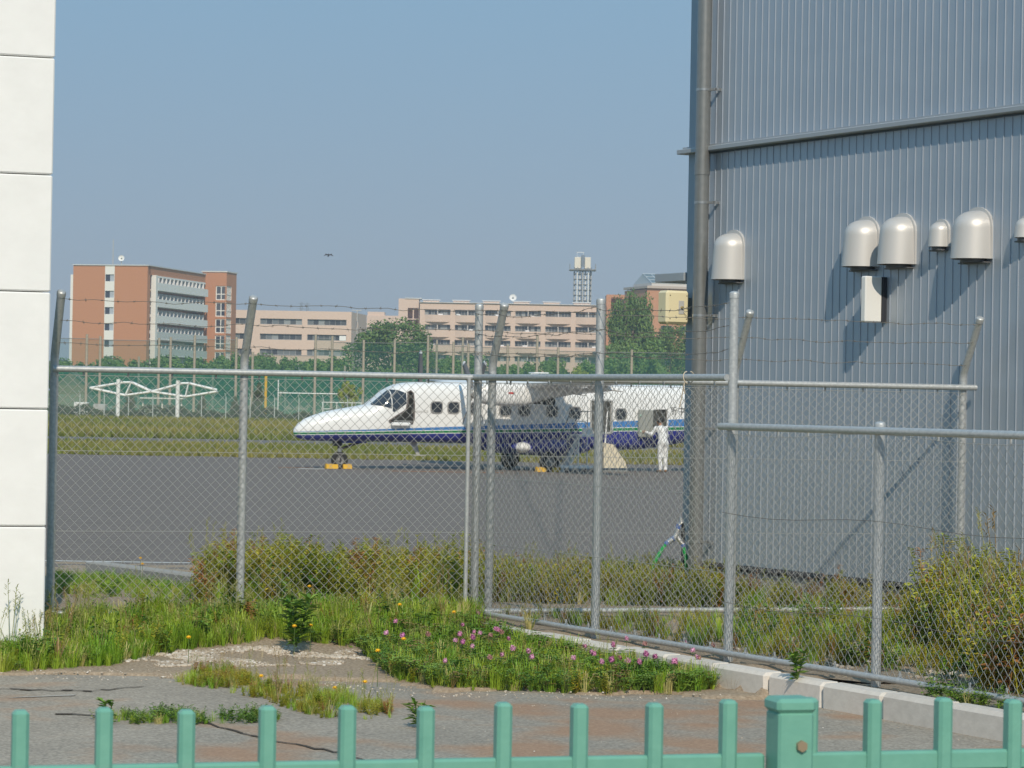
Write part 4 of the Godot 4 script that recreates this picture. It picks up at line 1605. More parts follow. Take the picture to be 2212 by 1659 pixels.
# ---- trees beyond the nets
func crown_mesh(sd: int, blobs: int, leaves: int, leaf: float, squash: Vector3, c1: Color, c2: Color, pointed := 0.0) -> ArrayMesh:
	var rng := RandomNumberGenerator.new()
	rng.seed = sd
	var m := MB.new()
	m.colored = true
	var bl := []
	for i in blobs:
		var y := rng.randf_range(-0.76, 0.76)
		var lim := 0.78 * sqrt(maxf(0.1, 1.0 - pow(absf(y) / 0.84, 3.0))) * (1.0 - pointed * (y + 0.76) * 0.6)
		var an := rng.randf() * TAU
		var rr := sqrt(rng.randf()) * lim
		bl.append([Vector3(cos(an) * rr, y, sin(an) * rr), rng.randf_range(0.17, 0.30) * (1.0 - pointed * 0.35)])
	for i in leaves:
		var b: Array = bl[rng.randi() % blobs]
		var dir := Vector3(rng.randfn(), rng.randfn(), rng.randfn()).normalized()
		var p: Vector3 = b[0] + dir * b[1] * pow(rng.randf(), 0.4) * rng.randf_range(0.8, 1.12)
		p *= squash
		var out := (dir + Vector3(rng.randfn(), rng.randfn() + 0.5, rng.randfn()) * 0.55).normalized()
		var x := out.cross(Vector3(rng.randfn(), rng.randfn(), rng.randfn())).normalized()
		var y2 := out.cross(x)
		var s := leaf * rng.randf_range(0.6, 1.4)
		m.col = c1.lerp(c2, rng.randf())
		m.tri(p - x * s, p + y2 * s * 0.6, p + x * s)
		m.tri(p - x * s, p + x * s, p - y2 * s * 0.6)
	return m.mesh()

func tree(called: String, label: String, crown: ArrayMesh, base: Vector3, height: float, width: float, clear: float, group := "", deep := -1.0):
	var o := thing(called, label, "tree", Transform3D(Basis(), base), group)
	var t := MB.new()
	t.tube(Vector3(0, 0, 0), Vector3(0.1, height * 0.45, 0), height * 0.016 + 0.03, height * 0.009 + 0.02, 8)
	for k in 4:
		var an := k * 1.7
		t.tube(Vector3(0.06, height * (0.28 + 0.05 * k), 0), Vector3(cos(an) * width * 0.28, height * (0.6 + 0.07 * k), sin(an) * width * 0.28), height * 0.011 + 0.01, 0.03, 6)
	part("trunk", t, mats.bark, o)
	var h := height - clear
	if deep < 0:
		deep = width
	part("crown", crown, mats.tree, o, Transform3D(Basis().scaled(Vector3(width * 0.5, h * 0.5, deep * 0.5)), Vector3(0, clear + h * 0.5, 0)))
	return o

func tree_at(called: String, label: String, crown: ArrayMesh, vx: float, vtop: float, vw: float, d: float, clear := 0.6, group := ""):
	var p := at(vx, vtop, d)
	tree(called, label, crown, Vector3(p.x, -0.52, -d), (p.y + 0.52) * 1.05, vw * d / LENS * 1.15, clear, group, vw * d / LENS * 0.95)

func trees():
	var dk1 := Color(0.06, 0.125, 0.025)
	var dk2 := Color(0.15, 0.235, 0.045)
	var big := crown_mesh(1, 90, 16000, 0.03, Vector3.ONE, dk1, dk2)
	var tall := crown_mesh(2, 100, 18000, 0.032, Vector3.ONE, dk1, dk2)
	var mid := crown_mesh(3, 40, 6000, 0.05, Vector3.ONE, Color(0.08, 0.165, 0.032), Color(0.17, 0.27, 0.055))
	var mid2 := crown_mesh(4, 34, 5400, 0.052, Vector3.ONE, Color(0.075, 0.15, 0.035), Color(0.18, 0.27, 0.065))
	var lime := crown_mesh(5, 22, 1500, 0.11, Vector3.ONE, Color(0.16, 0.21, 0.018), Color(0.27, 0.31, 0.03))
	var cone := crown_mesh(6, 40, 3000, 0.075, Vector3.ONE, Color(0.05, 0.075, 0.025), Color(0.105, 0.13, 0.05), 1.0)
	tree_at("broadleaf_tree", "big dark broadleaf tree before the long pink block", big, 848, 690, 205, 400.0, 1.0)
	tree_at("broadleaf_tree", "tall dense tree standing before the brown atrium block", tall, 1364, 632, 116, 400.0, 1.0)
	tree_at("broadleaf_tree", "dark tree close to the hangar corner behind the net", big, 1452, 700, 120, 410.0, 1.0)
	tree_at("broadleaf_tree", "round tree between the tall dense tree and the hangar corner", mid, 1400, 735, 110, 380.0, 0.6)
	tree_at("broadleaf_tree", "bushy tree at the foot of the tall dense tree", mid2, 1330, 740, 90, 378.0, 0.6)
	tree_at("lime_tree", "bright yellow green shrub before the net by the aircraft nose", lime, 757, 822, 52, 276.0, 0.3)
	tree_at("lime_tree", "bright yellow green tree before the long pink block", lime, 1258, 790, 66, 330.0, 0.5)
	tree_at("lime_tree", "low bright shrub seen over the aircraft roof", lime, 985, 806, 50, 330.0, 0.5)
	var rng := RandomNumberGenerator.new()
	rng.seed = 77
	var xs := [126, 178, 230, 282, 345, 402, 455, 505, 556, 612, 668, 716, 965, 1020, 1085, 1140, 1195, 1300]
	var tops := [776, 783, 772, 778, 770, 772, 782, 762, 766, 772, 778, 770, 772, 768, 790, 782, 776, 772]
	for i in xs.size():
		tree_at("row_tree", "bushy green tree in the row behind the ball net", mid if i % 2 else mid2, xs[i] + rng.randf_range(-6, 6), tops[i], rng.randf_range(95, 130), 336.0 + rng.randf_range(-8, 8), 0.3, "row of trees behind the ball net")
	for q in [[282, 846, 40, "cone shaped conifer half hidden behind the white diamond frame"], [437, 852, 36, "small cone shaped conifer behind the pointed end of the diamond frame"], [508, 856, 34, "low conifer between the diamond frame and the yellow pole"], [559, 826, 44, "tallest cone shaped conifer, standing next to the yellow pole"]]:
		tree_at("conifer", q[3], cone, q[0], q[1], q[2], 273.0, 0.1, "cone shaped conifers before the green net")
	# clipped dark hedge behind the boundary fence
	var hedge := MB.new()
	hedge.colored = true
	for i in 14000:
		var x := rng.randf_range(-46, 14)
		var top := 0.95 + 0.25 * sin(x * 0.7) + 0.2 * sin(x * 2.1)
		var p := Vector3(x, rng.randf_range(0.0, top), rng.randf_range(-0.6, 0.6))
		var u := Vector3(rng.randfn(), rng.randfn(), rng.randfn()).normalized() * 0.13
		var w := u.cross(Vector3(rng.randfn(), rng.randfn(), rng.randfn())).normalized() * 0.1
		hedge.col = Color(0.035, 0.06, 0.02).lerp(Color(0.08, 0.11, 0.035), rng.randf())
		hedge.tri(p - u, p + w, p + u)
		hedge.tri(p - u, p + u, p - w)
	whole("hedge", hedge, mats.tree, "low dark clipped hedge along the boundary fence", "hedge", "", "", Transform3D(Basis(), Vector3(0, -0.52, -268.5)))
	# rough turf: tussocks on the two bands of grass
	var tus := MB.new()
	tus.colored = false
	for i in 9:
		var an := rng.randf() * TAU
		var b := Vector3(cos(an), 0, sin(an)) * rng.randf_range(0.0, 0.16)
		var tip := b * 2.0 + Vector3(0, rng.randf_range(0.12, 0.28), 0)
		var sd := Vector3(-sin(an), 0, cos(an)) * 0.05
		tus.tri(b - sd, b + sd, tip)
	var mm := MultiMesh.new()
	mm.transform_format = MultiMesh.TRANSFORM_3D
	mm.use_colors = true
	mm.mesh = tus.mesh()
	var n := 33000
	mm.instance_count = n
	var patch := noise(0.05, 3, 6)
	for i in n:
		var far := i % 3 != 0
		var d := rng.randf_range(141.5, 262.0) if far else rng.randf_range(99.2, 125.8)
		var x := rng.randf_range(-0.26, 0.1) * d
		var g := patch.get_noise_2d(x, d)
		mm.set_instance_transform(i, Transform3D(Basis(Vector3.UP, rng.randf() * TAU).scaled(Vector3.ONE * rng.randf_range(0.6, 1.5) * (1.25 if far else 0.8)), Vector3(x, -0.56, -d)))
		var c := Color(0.15, 0.185, 0.028).lerp(Color(0.27, 0.245, 0.06), clampf(g * 1.3 + 0.5 + rng.randf_range(-0.35, 0.35), 0, 1))
		mm.set_instance_color(i, c)
	var mi := MultiMeshInstance3D.new()
	mi.name = numbered("turf_grass")
	mi.multimesh = mm
	mi.material_override = mats.dry
	add_child(mi)
	tag(mi, "rough yellow green airfield grass beside the taxiway", "grass", "", "stuff")

# ---- the aircraft. Own axes: x from nose to tail, y up from the apron, z to its left side
var plane_xf: Transform3D
const STA := [   # x, top, bottom, half width, squareness
	[0.0, 1.14, 1.08, 0.02, 2.0], [0.05, 1.26, 0.99, 0.12, 2.0], [0.16, 1.39, 0.92, 0.22, 2.1], [0.37, 1.53, 0.87, 0.33, 2.2], [0.675, 1.65, 0.85, 0.43, 2.5], [1.07, 1.77, 0.845, 0.52, 2.7],
	[1.58, 1.86, 0.85, 0.60, 2.9], [2.07, 1.95, 0.855, 0.66, 3.0], [2.34, 2.0, 0.855, 0.69, 3.1], [2.6, 2.21, 0.855, 0.70, 3.1], [2.85, 2.42, 0.85, 0.715, 3.2], [3.05, 2.54, 0.85, 0.72, 2.9],
	[3.25, 2.63, 0.85, 0.725, 3.0], [3.55, 2.69, 0.85, 0.73, 3.2], [4.0, 2.72, 0.85, 0.73, 4.2], [5.5, 2.73, 0.83, 0.73, 4.2], [7.0, 2.74, 0.76, 0.73, 4.2], [8.5, 2.74, 0.71, 0.73, 4.2],
	[10.0, 2.75, 0.68, 0.73, 4.2], [11.3, 2.77, 0.69, 0.73, 3.9], [12.2, 2.78, 0.78, 0.71, 3.0], [13.1, 2.78, 0.94, 0.65, 2.8], [14.2, 2.72, 1.25, 0.52, 2.5], [15.3, 2.60, 1.62, 0.33, 2.2], [16.2, 2.46, 1.98, 0.14, 2.0], [16.5, 2.36, 2.12, 0.03, 2.0]]

func station(x: float) -> Array:
	for i in STA.size() - 1:
		if x <= STA[i + 1][0]:
			var f: float = (x - STA[i][0]) / (STA[i + 1][0] - STA[i][0])
			var o := []
			for k in 5:
				o.append(lerpf(STA[i][k], STA[i + 1][k], f))
			return o
	return STA[-1]

func side_z(x: float, y: float, off := 0.0) -> float:
	var s := station(x)
	var hh: float = (s[1] - s[2]) * 0.5 + off
	var f := absf(y - (s[1] + s[2]) * 0.5) / hh
	if f >= 1.0:
		return 0.0
	return (s[3] + off) * pow(1.0 - pow(f, s[4]), 1.0 / s[4])

func on_plane(vx: float, vy: float, zl: float) -> Vector2:   # aircraft (x, y) under a picture direction, in the plane z = zl
	var q := flat_of(vx, vy)
	var a := q.x / LENS
	var bx := plane_xf.basis.x
	var o := plane_xf.origin + plane_xf.basis.z * zl
	var x := -(o.x + a * o.z) / (bx.x + a * bx.z)
	var d := -(o.z + bx.z * x)
	return Vector2(x, EYE - q.y / LENS * d - plane_xf.origin.y)

func livery() -> ImageTexture:
	var w := 2048
	var h := 512
	var im := Image.create(w, h, false, Image.FORMAT_RGB8)
	im.fill(Color(0.925, 0.925, 0.915))
	var yy := func(y: float) -> int: return int((1.0 - y / 3.2) * h)
	for i in w:
		var x := 16.5 * i / w
		var bt := 1.125 + 0.0445 * x
		var gt := 1.10 + 0.0270 * x
		var gb := 1.035 + 0.0240 * x
		var put := func(top: float, bot: float, c: Color):
			var a: int = yy.call(top)
			im.fill_rect(Rect2i(i, a, 1, maxi(int(yy.call(bot)) - a, 1)), c)
		put.call(bt, gt + 0.018, Color(0.27, 0.50, 0.75))
		put.call(gt - 0.006, gb + 0.006, Color(0.12, 0.52, 0.30))
		put.call(gb - 0.018, 0.0, Color(0.20, 0.225, 0.55))
	return ImageTexture.create_from_image(im)

func patch(x0: float, x1: float, lo: Callable, hi: Callable, off: float, side := 1.0, nx := 10, ny := 8) -> MB:
	var m := MB.new()
	var rows := []
	for j in ny + 1:
		var row := []
		for i in nx + 1:
			var x := lerpf(x0, x1, float(i) / nx)
			var y := lerpf(lo.call(x), hi.call(x), float(j) / ny)
			row.append(Vector3(x, y, side * side_z(x, y, off)))
		rows.append(row)
	m.sheet(rows)
	return m

func bend(pairs: Array) -> Callable:
	return func(x: float) -> float:
		for i in pairs.size() - 1:
			if x <= pairs[i + 1][0]:
				return lerpf(pairs[i][1], pairs[i + 1][1], clampf((x - pairs[i][0]) / (pairs[i + 1][0] - pairs[i][0]), 0, 1))
		return pairs[-1][1]

func wing_mesh(secs: Array) -> MB:     # sections: [z, leading edge x, chord, underside y, thickness]
	var m := MB.new()
	var prof := [[1.0, 0.25], [0.7, 0.05], [0.35, 0.0], [0.1, 0.12], [0.0, 0.42], [0.06, 0.72], [0.25, 0.98], [0.5, 0.95], [0.8, 0.6], [1.0, 0.32]]
	var rows := []
	for s in secs:
		var row := []
		for p in prof:
			row.append(Vector3(s[1] + s[2] * p[0], s[3] + s[4] * p[1], s[0]))
		row.append(row[0])
		rows.append(row)
	if secs[0][0] > secs[-1][0]:
		rows.reverse()
	m.sheet(rows)
	for e in [rows[0], rows[-1]]:
		var c := Vector3.ZERO
		for p in e:
			c += p / e.size()
		for i in e.size() - 1:
			m.tri(c, e[i], e[i + 1])
	return m

func wheel(parent: Node3D, c: Vector3, r: float, w: float):
	var t := MB.new()
	var xf := Transform3D(Basis(Vector3.RIGHT, PI / 2), c)
	t.lathe([Vector2(r * 0.52, -w * 0.42), Vector2(r * 0.8, -w * 0.5), Vector2(r * 0.95, -w * 0.4), Vector2(r, -w * 0.15), Vector2(r, w * 0.15), Vector2(r * 0.95, w * 0.4), Vector2(r * 0.8, w * 0.5), Vector2(r * 0.52, w * 0.42)], 24, xf)
	var o := part("wheel", t, mats.tyre, parent)
	var h := MB.new()
	h.lathe([Vector2(0, -w * 0.3), Vector2(r * 0.46, -w * 0.36), Vector2(r * 0.5, -w * 0.42), Vector2(r * 0.5, w * 0.42), Vector2(r * 0.40, w * 0.40), Vector2(r * 0.36, w * 0.22), Vector2(r * 0.2, w * 0.22), Vector2(r * 0.16, w * 0.38), Vector2(0, w * 0.38)], 18, xf)
	part("hub", h, paint(0.22, 0.22, 0.215, 0.5, 0.3), o)

func rounded(w: float, h: float, r: float, t: float) -> MB:     # plate with rounded corners, facing z
	var m := MB.new()
	var pts := []
	for k in 4:
		var c := Vector2((w * 0.5 - r) * (1 if k in [0, 3] else -1), (h * 0.5 - r) * (1 if k < 2 else -1))
		for i in 5:
			var an := PI / 2 * (k + i / 4.0)
			pts.append(c + Vector2(cos(an), sin(an)) * r)
	for i in pts.size():
		var a: Vector2 = pts[i]
		var b: Vector2 = pts[(i + 1) % pts.size()]
		m.tri(Vector3(0, 0, t), Vector3(a.x, a.y, t), Vector3(b.x, b.y, t))
		m.quad(Vector3(a.x, a.y, -0.02), Vector3(b.x, b.y, -0.02), Vector3(b.x, b.y, t), Vector3(a.x, a.y, t))
	return m

func strokes(list: Array, org: Vector3, size: float, thick: float) -> MB:    # flat lettering strokes on the left side
	var m := MB.new()
	for s in list:
		var a := Vector3(s[0], s[1], 0) * size + org
		var b := Vector3(s[2], s[3], 0) * size + org
		var ax := (b - a).normalized()
		m.box((a + b) * 0.5, Vector3(a.distance_to(b) + thick * 0.6, thick, 0.006), Basis(ax, Vector3(-ax.y, ax.x, 0), Vector3(0, 0, 1)))
	return m

func aeroplane():
	var gy := -0.505
	var ang := deg_to_rad(21.7)
	var bs := Basis(Vector3.UP, ang)
	var nw := on_level(733, 1012.5, gy)
	plane_xf = Transform3D(bs, nw - bs.x * 1.5)
	var o := thing("aeroplane", "white twin propeller aircraft with blue and green stripes parked on the apron", "aeroplane", plane_xf)
	var skin := StandardMaterial3D.new()
	skin.albedo_texture = livery()
	skin.roughness = 0.28
	skin.metallic_specular = 0.5
	skin.cull_mode = BaseMaterial3D.CULL_DISABLED
	var white := paint(0.83, 0.83, 0.815, 0.3)
	var navy := paint(0.033, 0.041, 0.264, 0.35)
	# fuselage, open at its three doors, and the lining inside it
	var dlo := bend([[2.84, 1.47], [2.95, 1.44], [3.62, 1.43]])
	var dhi := bend([[2.84, 1.52], [3.1, 1.66], [3.4, 1.84], [3.46, 2.40], [3.56, 2.43], [3.62, 2.34]])
	var c0 := on_plane(1279, 866, 0.74)
	var c1 := on_plane(1320, 934, 0.74)
	var g0 := on_plane(1411, 884, 0.72)
	var g1 := on_plane(1441, 926, 0.72)
	var xs := [c0.x, c1.x, g0.x, g1.x]
	for i in STA.size() - 1:
		var sub := 2 if i > 3 else 3
		for k in sub:
			xs.append(lerpf(STA[i][0], STA[i + 1][0], float(k) / sub))
	for i in 20:
		xs.append(2.825 + i * 0.0425)
	xs.append(16.5)
	xs.sort()
	var ts := []
	for i in 7:
		ts.append(-1.0 + pow(i / 6.0, 2.0) * 0.14)
	for i in range(1, 51):
		ts.append(-0.86 + i * 1.72 / 51.0)
	for i in 7:
		ts.append(1.0 - pow((6 - i) / 6.0, 2.0) * 0.14)
	var nt := ts.size()
	for layer in 2:
		var off := -0.05 * layer
		var fm := MB.new()
		var rows := []
		var uvs := []
		var use := xs.filter(func(x): return layer == 0 or (x > 2.4 and x < 12.9))
		for x in use:
			var s := station(x)
			var row := []
			var uv := []
			var my: float = (s[1] + s[2]) * 0.5
			var hh: float = (s[1] - s[2]) * 0.5 + off
			for j in nt * 2:
				var t: float = ts[j] if j < nt else ts[2 * nt - 1 - j]
				var z: float = maxf(s[3] + off, 0.01) * pow(maxf(1.0 - pow(absf(t), s[4]), 0.0), 1.0 / s[4])
				row.append(Vector3(x, my + hh * t, -z if j < nt else z))
				uv.append(Vector2(x / 16.5, 1.0 - (my + hh * t) / 3.2))
			rows.append(row)
			uvs.append(uv)
		var gap := func(i: int, j: int) -> bool:
			if j < nt:
				return false
			var p: Vector3 = (rows[i][j] + rows[i + 1][j + 1]) * 0.5
			if p.x > 2.84 and p.x < 3.62 and p.y > dlo.call(p.x) and p.y < dhi.call(p.x):
				return true
			if p.x > c0.x and p.x < c1.x and p.y < c0.y and p.y > c1.y:
				return true
			return p.x > g0.x and p.x < g1.x and p.y < g0.y and p.y > g1.y
		fm.sheet(rows, uvs, gap)
		if layer == 1:
			for e in [rows[0], rows[-1]]:
				for j in e.size() - 1:
					fm.tri(Vector3(e[0].x, 1.7, 0), e[j], e[j + 1])
			fm.box(Vector3(7.6, 1.13, 0), Vector3(9.2, 0.05, 1.08))
		part("fuselage" if layer == 0 else "cabin_lining", fm, skin if layer == 0 else paint(0.74, 0.73, 0.70, 0.9), o)
	# windscreen panes, both sides
	var top := func(x: float) -> float: return station(x)[1] - 0.004
	for s in [1.0, -1.0]:
		part("windscreen", patch(2.36, 2.92, bend([[2.36, 1.985], [2.62, 1.96], [2.92, 1.88]]), top, 0.012, s, 12, 10), mats.glass, o)
		part("side_window", patch(2.95, 3.40, bend([[2.95, 1.80], [3.02, 1.77], [3.40, 2.05]]), bend([[2.95, 2.475], [3.18, 2.45], [3.40, 2.36]]), 0.012, s, 8, 8), mats.glass, o)
		var fr := MB.new()
		var line := []
		for q in [[2.66, 1.95], [2.8, 2.12], [2.95, 2.28], [3.08, 2.40], [3.12, 2.46]]:
			line.append(Vector3(q[0], q[1], s * side_z(q[0], q[1], 0.016)))
		fr.path(line, 0.014, 6)
		part("window_pillar", fr, mats.light_grey, o)
	# frame round the open cockpit door
	var df := MB.new()
	var dl := []
	for q in [[2.84, 1.50], [3.1, 1.67], [3.38, 1.84], [3.44, 2.1], [3.46, 2.40], [3.55, 2.44], [3.62, 2.36], [3.64, 2.0], [3.64, 1.6], [3.6, 1.44], [3.0, 1.43], [2.84, 1.48]]:
		dl.append(Vector3(q[0], q[1], side_z(q[0], q[1], 0.02)))
	df.path(dl, 0.028, 6)
	part("cockpit_door_frame", df, paint(0.12, 0.10, 0.09, 0.6), o)
	var sl := MB.new()
	sl.cbox(Vector3(3.2, 1.40, 0.80), Vector3(0.62, 0.12, 0.10), 0.03)
	part("door_blister", sl, white, o)
	var il := MB.new()
	il.tube(Vector3(2.98, 1.50, 0.762), Vector3(3.56, 1.50, 0.765), 0.012, 0.012, 6)
	part("door_rail", il, mats.light_grey, o)
	# cabin windows
	var wf := rounded(0.40, 0.38, 0.10, 0.02)
	var wg := rounded(0.335, 0.315, 0.085, 0.027)
	var wfm := wf.mesh()
	var wgm := wg.mesh()
	var rim := paint(0.30, 0.29, 0.28, 0.5)
	for q in [[943, 880], [979.4, 880.5], [1027, 882], [1091, 886], [1132, 886.5], [1192.5, 888.6], [1242, 891], [1341, 894.7]]:
		var p := on_plane(q[0], q[1], 0.73)
		var win := part("cabin_window", wfm, rim, o, Transform3D(Basis(), Vector3(p.x, p.y, side_z(p.x, p.y) + 0.004)))
		part("pane", wgm, mats.glass, win)
		win = part("cabin_window", wfm, rim, o, Transform3D(Basis(Vector3.UP, PI), Vector3(p.x, p.y, -side_z(p.x, p.y) - 0.004)))
		part("pane", wgm, mats.glass, win)
	# cabin door opening and the cargo door
	var a := c0
	var b := c1
	var dm := MB.new()
	dm.cbox(Vector3(a.x - 0.03, (a.y + b.y) * 0.5, 0.74), Vector3(0.05, a.y - b.y + 0.06, 0.04), 0.01)
	dm.cbox(Vector3(b.x + 0.03, (a.y + b.y) * 0.5, 0.74), Vector3(0.05, a.y - b.y + 0.06, 0.04), 0.01)
	dm.cbox(Vector3((a.x + b.x) * 0.5, a.y + 0.03, 0.72), Vector3(b.x - a.x, 0.06, 0.05), 0.01)
	dm.cbox(Vector3((a.x + b.x) * 0.5, b.y - 0.02, 0.73), Vector3(b.x - a.x, 0.06, 0.05), 0.01)
	part("door_frame", dm, mats.light_grey, o)
	dm = MB.new()
	for q in [[g0.x - 0.02, (g0.y + g1.y) * 0.5, 0.04, g0.y - g1.y + 0.08], [g1.x + 0.02, (g0.y + g1.y) * 0.5, 0.04, g0.y - g1.y + 0.08], [(g0.x + g1.x) * 0.5, g0.y + 0.02, g1.x - g0.x, 0.04], [(g0.x + g1.x) * 0.5, g1.y - 0.02, g1.x - g0.x, 0.04]]:
		dm.box(Vector3(q[0], q[1], side_z(q[0], q[1]) + 0.004), Vector3(q[2], q[3], 0.02))
	part("cargo_door_frame", dm, white, o)
	a = on_plane(1379, 885, 0.80)
	b = on_plane(1409.5, 945, 0.80)
	dm = MB.new()
	dm.cbox(Vector3((a.x + b.x) * 0.5, (a.y + b.y) * 0.5, 0.82), Vector3(b.x - a.x, a.y - b.y, 0.07), 0.025)
	var cd := part("cargo_door", dm, paint(0.30, 0.31, 0.28, 0.7), o)
	cd.set_meta("label", "grey inner face of the open cargo door")
	dm = MB.new()
	dm.box(Vector3(a.x + 0.06, a.y - 0.18, 0.862), Vector3(0.06, 0.06, 0.03))
	dm.box(Vector3(a.x + 0.06, b.y + 0.2, 0.862), Vector3(0.06, 0.06, 0.03))
	part("latch", dm, paint(0.4, 0.55, 0.45, 0.5), cd)
	# lettering: the two characters seen at the tail, and the small type by the cabin windows
	var t0 := on_plane(1448, 900, 0.72)
	var xin := [[0.2, 1.0, 0.24, 0.9], [0.02, 0.86, 0.48, 0.86], [0.13, 0.8, 0.17, 0.66], [0.38, 0.8, 0.32, 0.66], [0.0, 0.62, 0.5, 0.62], [0.02, 0.42, 0.48, 0.42], [0.25, 0.62, 0.25, 0.0], [0.22, 0.38, 0.04, 0.14], [0.28, 0.38, 0.46, 0.18], [0.92, 0.98, 0.62, 0.84], [0.6, 0.86, 0.58, 0.3], [0.58, 0.3, 0.5, 0.02], [0.6, 0.58, 1.02, 0.58], [0.84, 0.58, 0.84, 0.0]]
	var naka := [[0.08, 0.78, 0.92, 0.78], [0.08, 0.78, 0.08, 0.34], [0.92, 0.78, 0.92, 0.34], [0.08, 0.38, 0.92, 0.38], [0.5, 1.0, 0.5, 0.0]]
	var ink := paint(0.02, 0.02, 0.025, 0.5)
	var ch := on_plane(1448, 878.5, 0.72).y - on_plane(1448, 896, 0.72).y
	var base := on_plane(1446, 896, 0.72)
	part("lettering", strokes(xin, Vector3(base.x, base.y, side_z(base.x + 0.2, base.y + 0.1) + 0.004), ch, 0.022), ink, o)
	part("lettering", strokes(naka, Vector3(base.x + ch * 1.22, base.y, side_z(base.x + 0.5, base.y + 0.1) + 0.006), ch, 0.022), ink, o)
	var tx := TextMesh.new()
	tx.text = "Dornier 228"
	var fnt := SystemFont.new()
	fnt.font_names = PackedStringArray(["Droid Serif"])
	fnt.font_italic = true
	tx.font = fnt
	tx.font_size = 16
	tx.pixel_size = 0.0062
	tx.depth = 0.004
	var tp := on_plane(907, 888.8, 0.735)
	part("lettering", tx, paint(0.42, 0.42, 0.40, 0.6), o, Transform3D(Basis(), Vector3(tp.x, tp.y, 0.737)))
	# wing
	part("wing", wing_mesh([[8.49, 7.75, 0.75, 2.80, 0.09], [7.9, 7.1, 1.40, 2.77, 0.16], [5.0, 6.7, 1.82, 2.65, 0.26], [2.4, 6.52, 2.0, 2.54, 0.33], [0.0, 6.5, 2.05, 2.45, 0.40], [-2.4, 6.52, 2.0, 2.54, 0.33], [-5.0, 6.7, 1.82, 2.65, 0.26], [-7.9, 7.1, 1.40, 2.77, 0.16], [-8.49, 7.75, 0.75, 2.80, 0.09]]), white, o)
	var fair := MB.new()
	fair.cbox(Vector3(7.6, 2.72, 0), Vector3(3.0, 0.30, 1.25), 0.12)
	part("wing_fairing", fair, white, o)
	for s in [1.0, -1.0]:
		var fl := MB.new()
		fl.box(Vector3(8.6, 2.55, s * 2.9), Vector3(0.4, 0.05, 3.4), Basis(Vector3.FORWARD, 0.22) * Basis(Vector3.RIGHT, -s * 0.042))
		part("flap", fl, white, o)
		for z in [1.7, 3.3, 4.6]:
			var ft := MB.new()
			ft.tube(Vector3(7.8, 2.46 + z * 0.042, s * z), Vector3(8.95, 2.34 + z * 0.042, s * z), 0.05, 0.03, 8)
			part("flap_track", ft, white, o)
		# engine
		var nc := Vector3(0, 2.40, s * 2.42)
		var nm := MB.new()
		var sec := [[5.06, 0.20, 0.22, 2.0], [5.16, 0.27, 0.30, 2.3], [5.5, 0.31, 0.36, 2.8], [6.0, 0.33, 0.38, 3.0], [6.6, 0.33, 0.37, 3.0], [7.2, 0.30, 0.30, 2.6], [7.9, 0.2, 0.18, 2.2], [8.5, 0.05, 0.05, 2.0]]
		var nr := []
		for q in sec:
			var row := []
			for j in 33:
				var an := -PI / 2 + TAU * j / 32.0
				var ca := cos(an)
				var sa := sin(an)
				var e: float = 2.0 / q[3]
				row.append(nc + Vector3(q[0], signf(sa) * pow(absf(sa), e) * q[2] + (0.12 if q[0] > 7 else 0.0), -signf(ca) * pow(absf(ca), e) * q[1]))
			nr.append(row)
		nm.sheet(nr)
		var nac := part("engine_nacelle", nm, white, o)
		var em := MB.new()
		em.cbox(nc + Vector3(6.05, 0.02, s * 0.335), Vector3(0.18, 0.06, 0.012), 0.003)
		part("emblem", em, paint(0.5, 0.06, 0.05, 0.5), nac)
		var ex := MB.new()
		ex.tube(nc + Vector3(6.9, -0.18, 0), nc + Vector3(7.6, -0.22, 0), 0.11, 0.12, 12)
		part("exhaust", ex, mats.dark, nac)
		var it := MB.new()
		it.cbox(nc + Vector3(5.08, 0.24, 0), Vector3(0.06, 0.14, 0.30), 0.02)
		part("air_intake", it, mats.dark, nac)
		var sp := MB.new()
		sp.lathe([Vector2(0.19, 0.0), Vector2(0.185, 0.08), Vector2(0.14, 0.2), Vector2(0.07, 0.29), Vector2(0.0, 0.32)], 18, Transform3D(Basis(Vector3.FORWARD, -PI / 2), nc + Vector3(5.06, 0, 0)))
		part("spinner", sp, paint(0.45, 0.44, 0.41, 0.35, 0.4), nac)
		for k in 4:
			var pb := MB.new()
			var an := (0.785 if s > 0 else 0.0) + k * PI / 2
			var rot := Basis(Vector3.RIGHT, an)
			var secs := []
			for q in [[0.14, 0.05, 0.9], [0.3, 0.085, 0.75], [0.6, 0.115, 0.5], [1.0, 0.115, 0.32], [1.25, 0.095, 0.25], [1.34, 0.05, 0.22]]:
				var tw: float = q[2]
				var chd: float = q[1]
				var dirv := Vector3(sin(tw), 0, cos(tw)) * chd
				var nrm := Vector3(cos(tw), 0, -sin(tw)) * 0.012
				var row := []
				for w in [dirv, nrm, -dirv, -nrm, dirv]:
					row.append(nc + Vector3(4.96, 0, 0) + rot * (Vector3(0, q[0], 0) + w))
				secs.append(row)
			pb.sheet(secs)
			var bl := part("propeller_blade", pb, paint(0.16, 0.16, 0.165, 0.45), o)
			pb = MB.new()
			var fat := func(r): return r.map(func(p): return p + (p - (r[0] + r[2]) * 0.5) * 0.12)
			pb.sheet([fat.call(secs[4]), fat.call(secs[5])])
			part("blade_tip", pb, white, bl)
		# main gear in its side fairing
		var sm := MB.new()
		sm.ball(Vector3(8.1, 0.74, s * 1.05), Vector3(1.35, 0.27, 0.52), 20, 12)
		var spn := part("gear_fairing", sm, navy, o)
		var lt := MB.new()
		lt.ball(Vector3(7.18, 0.74, s * 1.1), Vector3(0.36, 0.175, 0.36), 16, 10)
		var ltp := part("landing_light_cone", lt, paint(0.8, 0.8, 0.78, 0.25), spn)
		lt = MB.new()
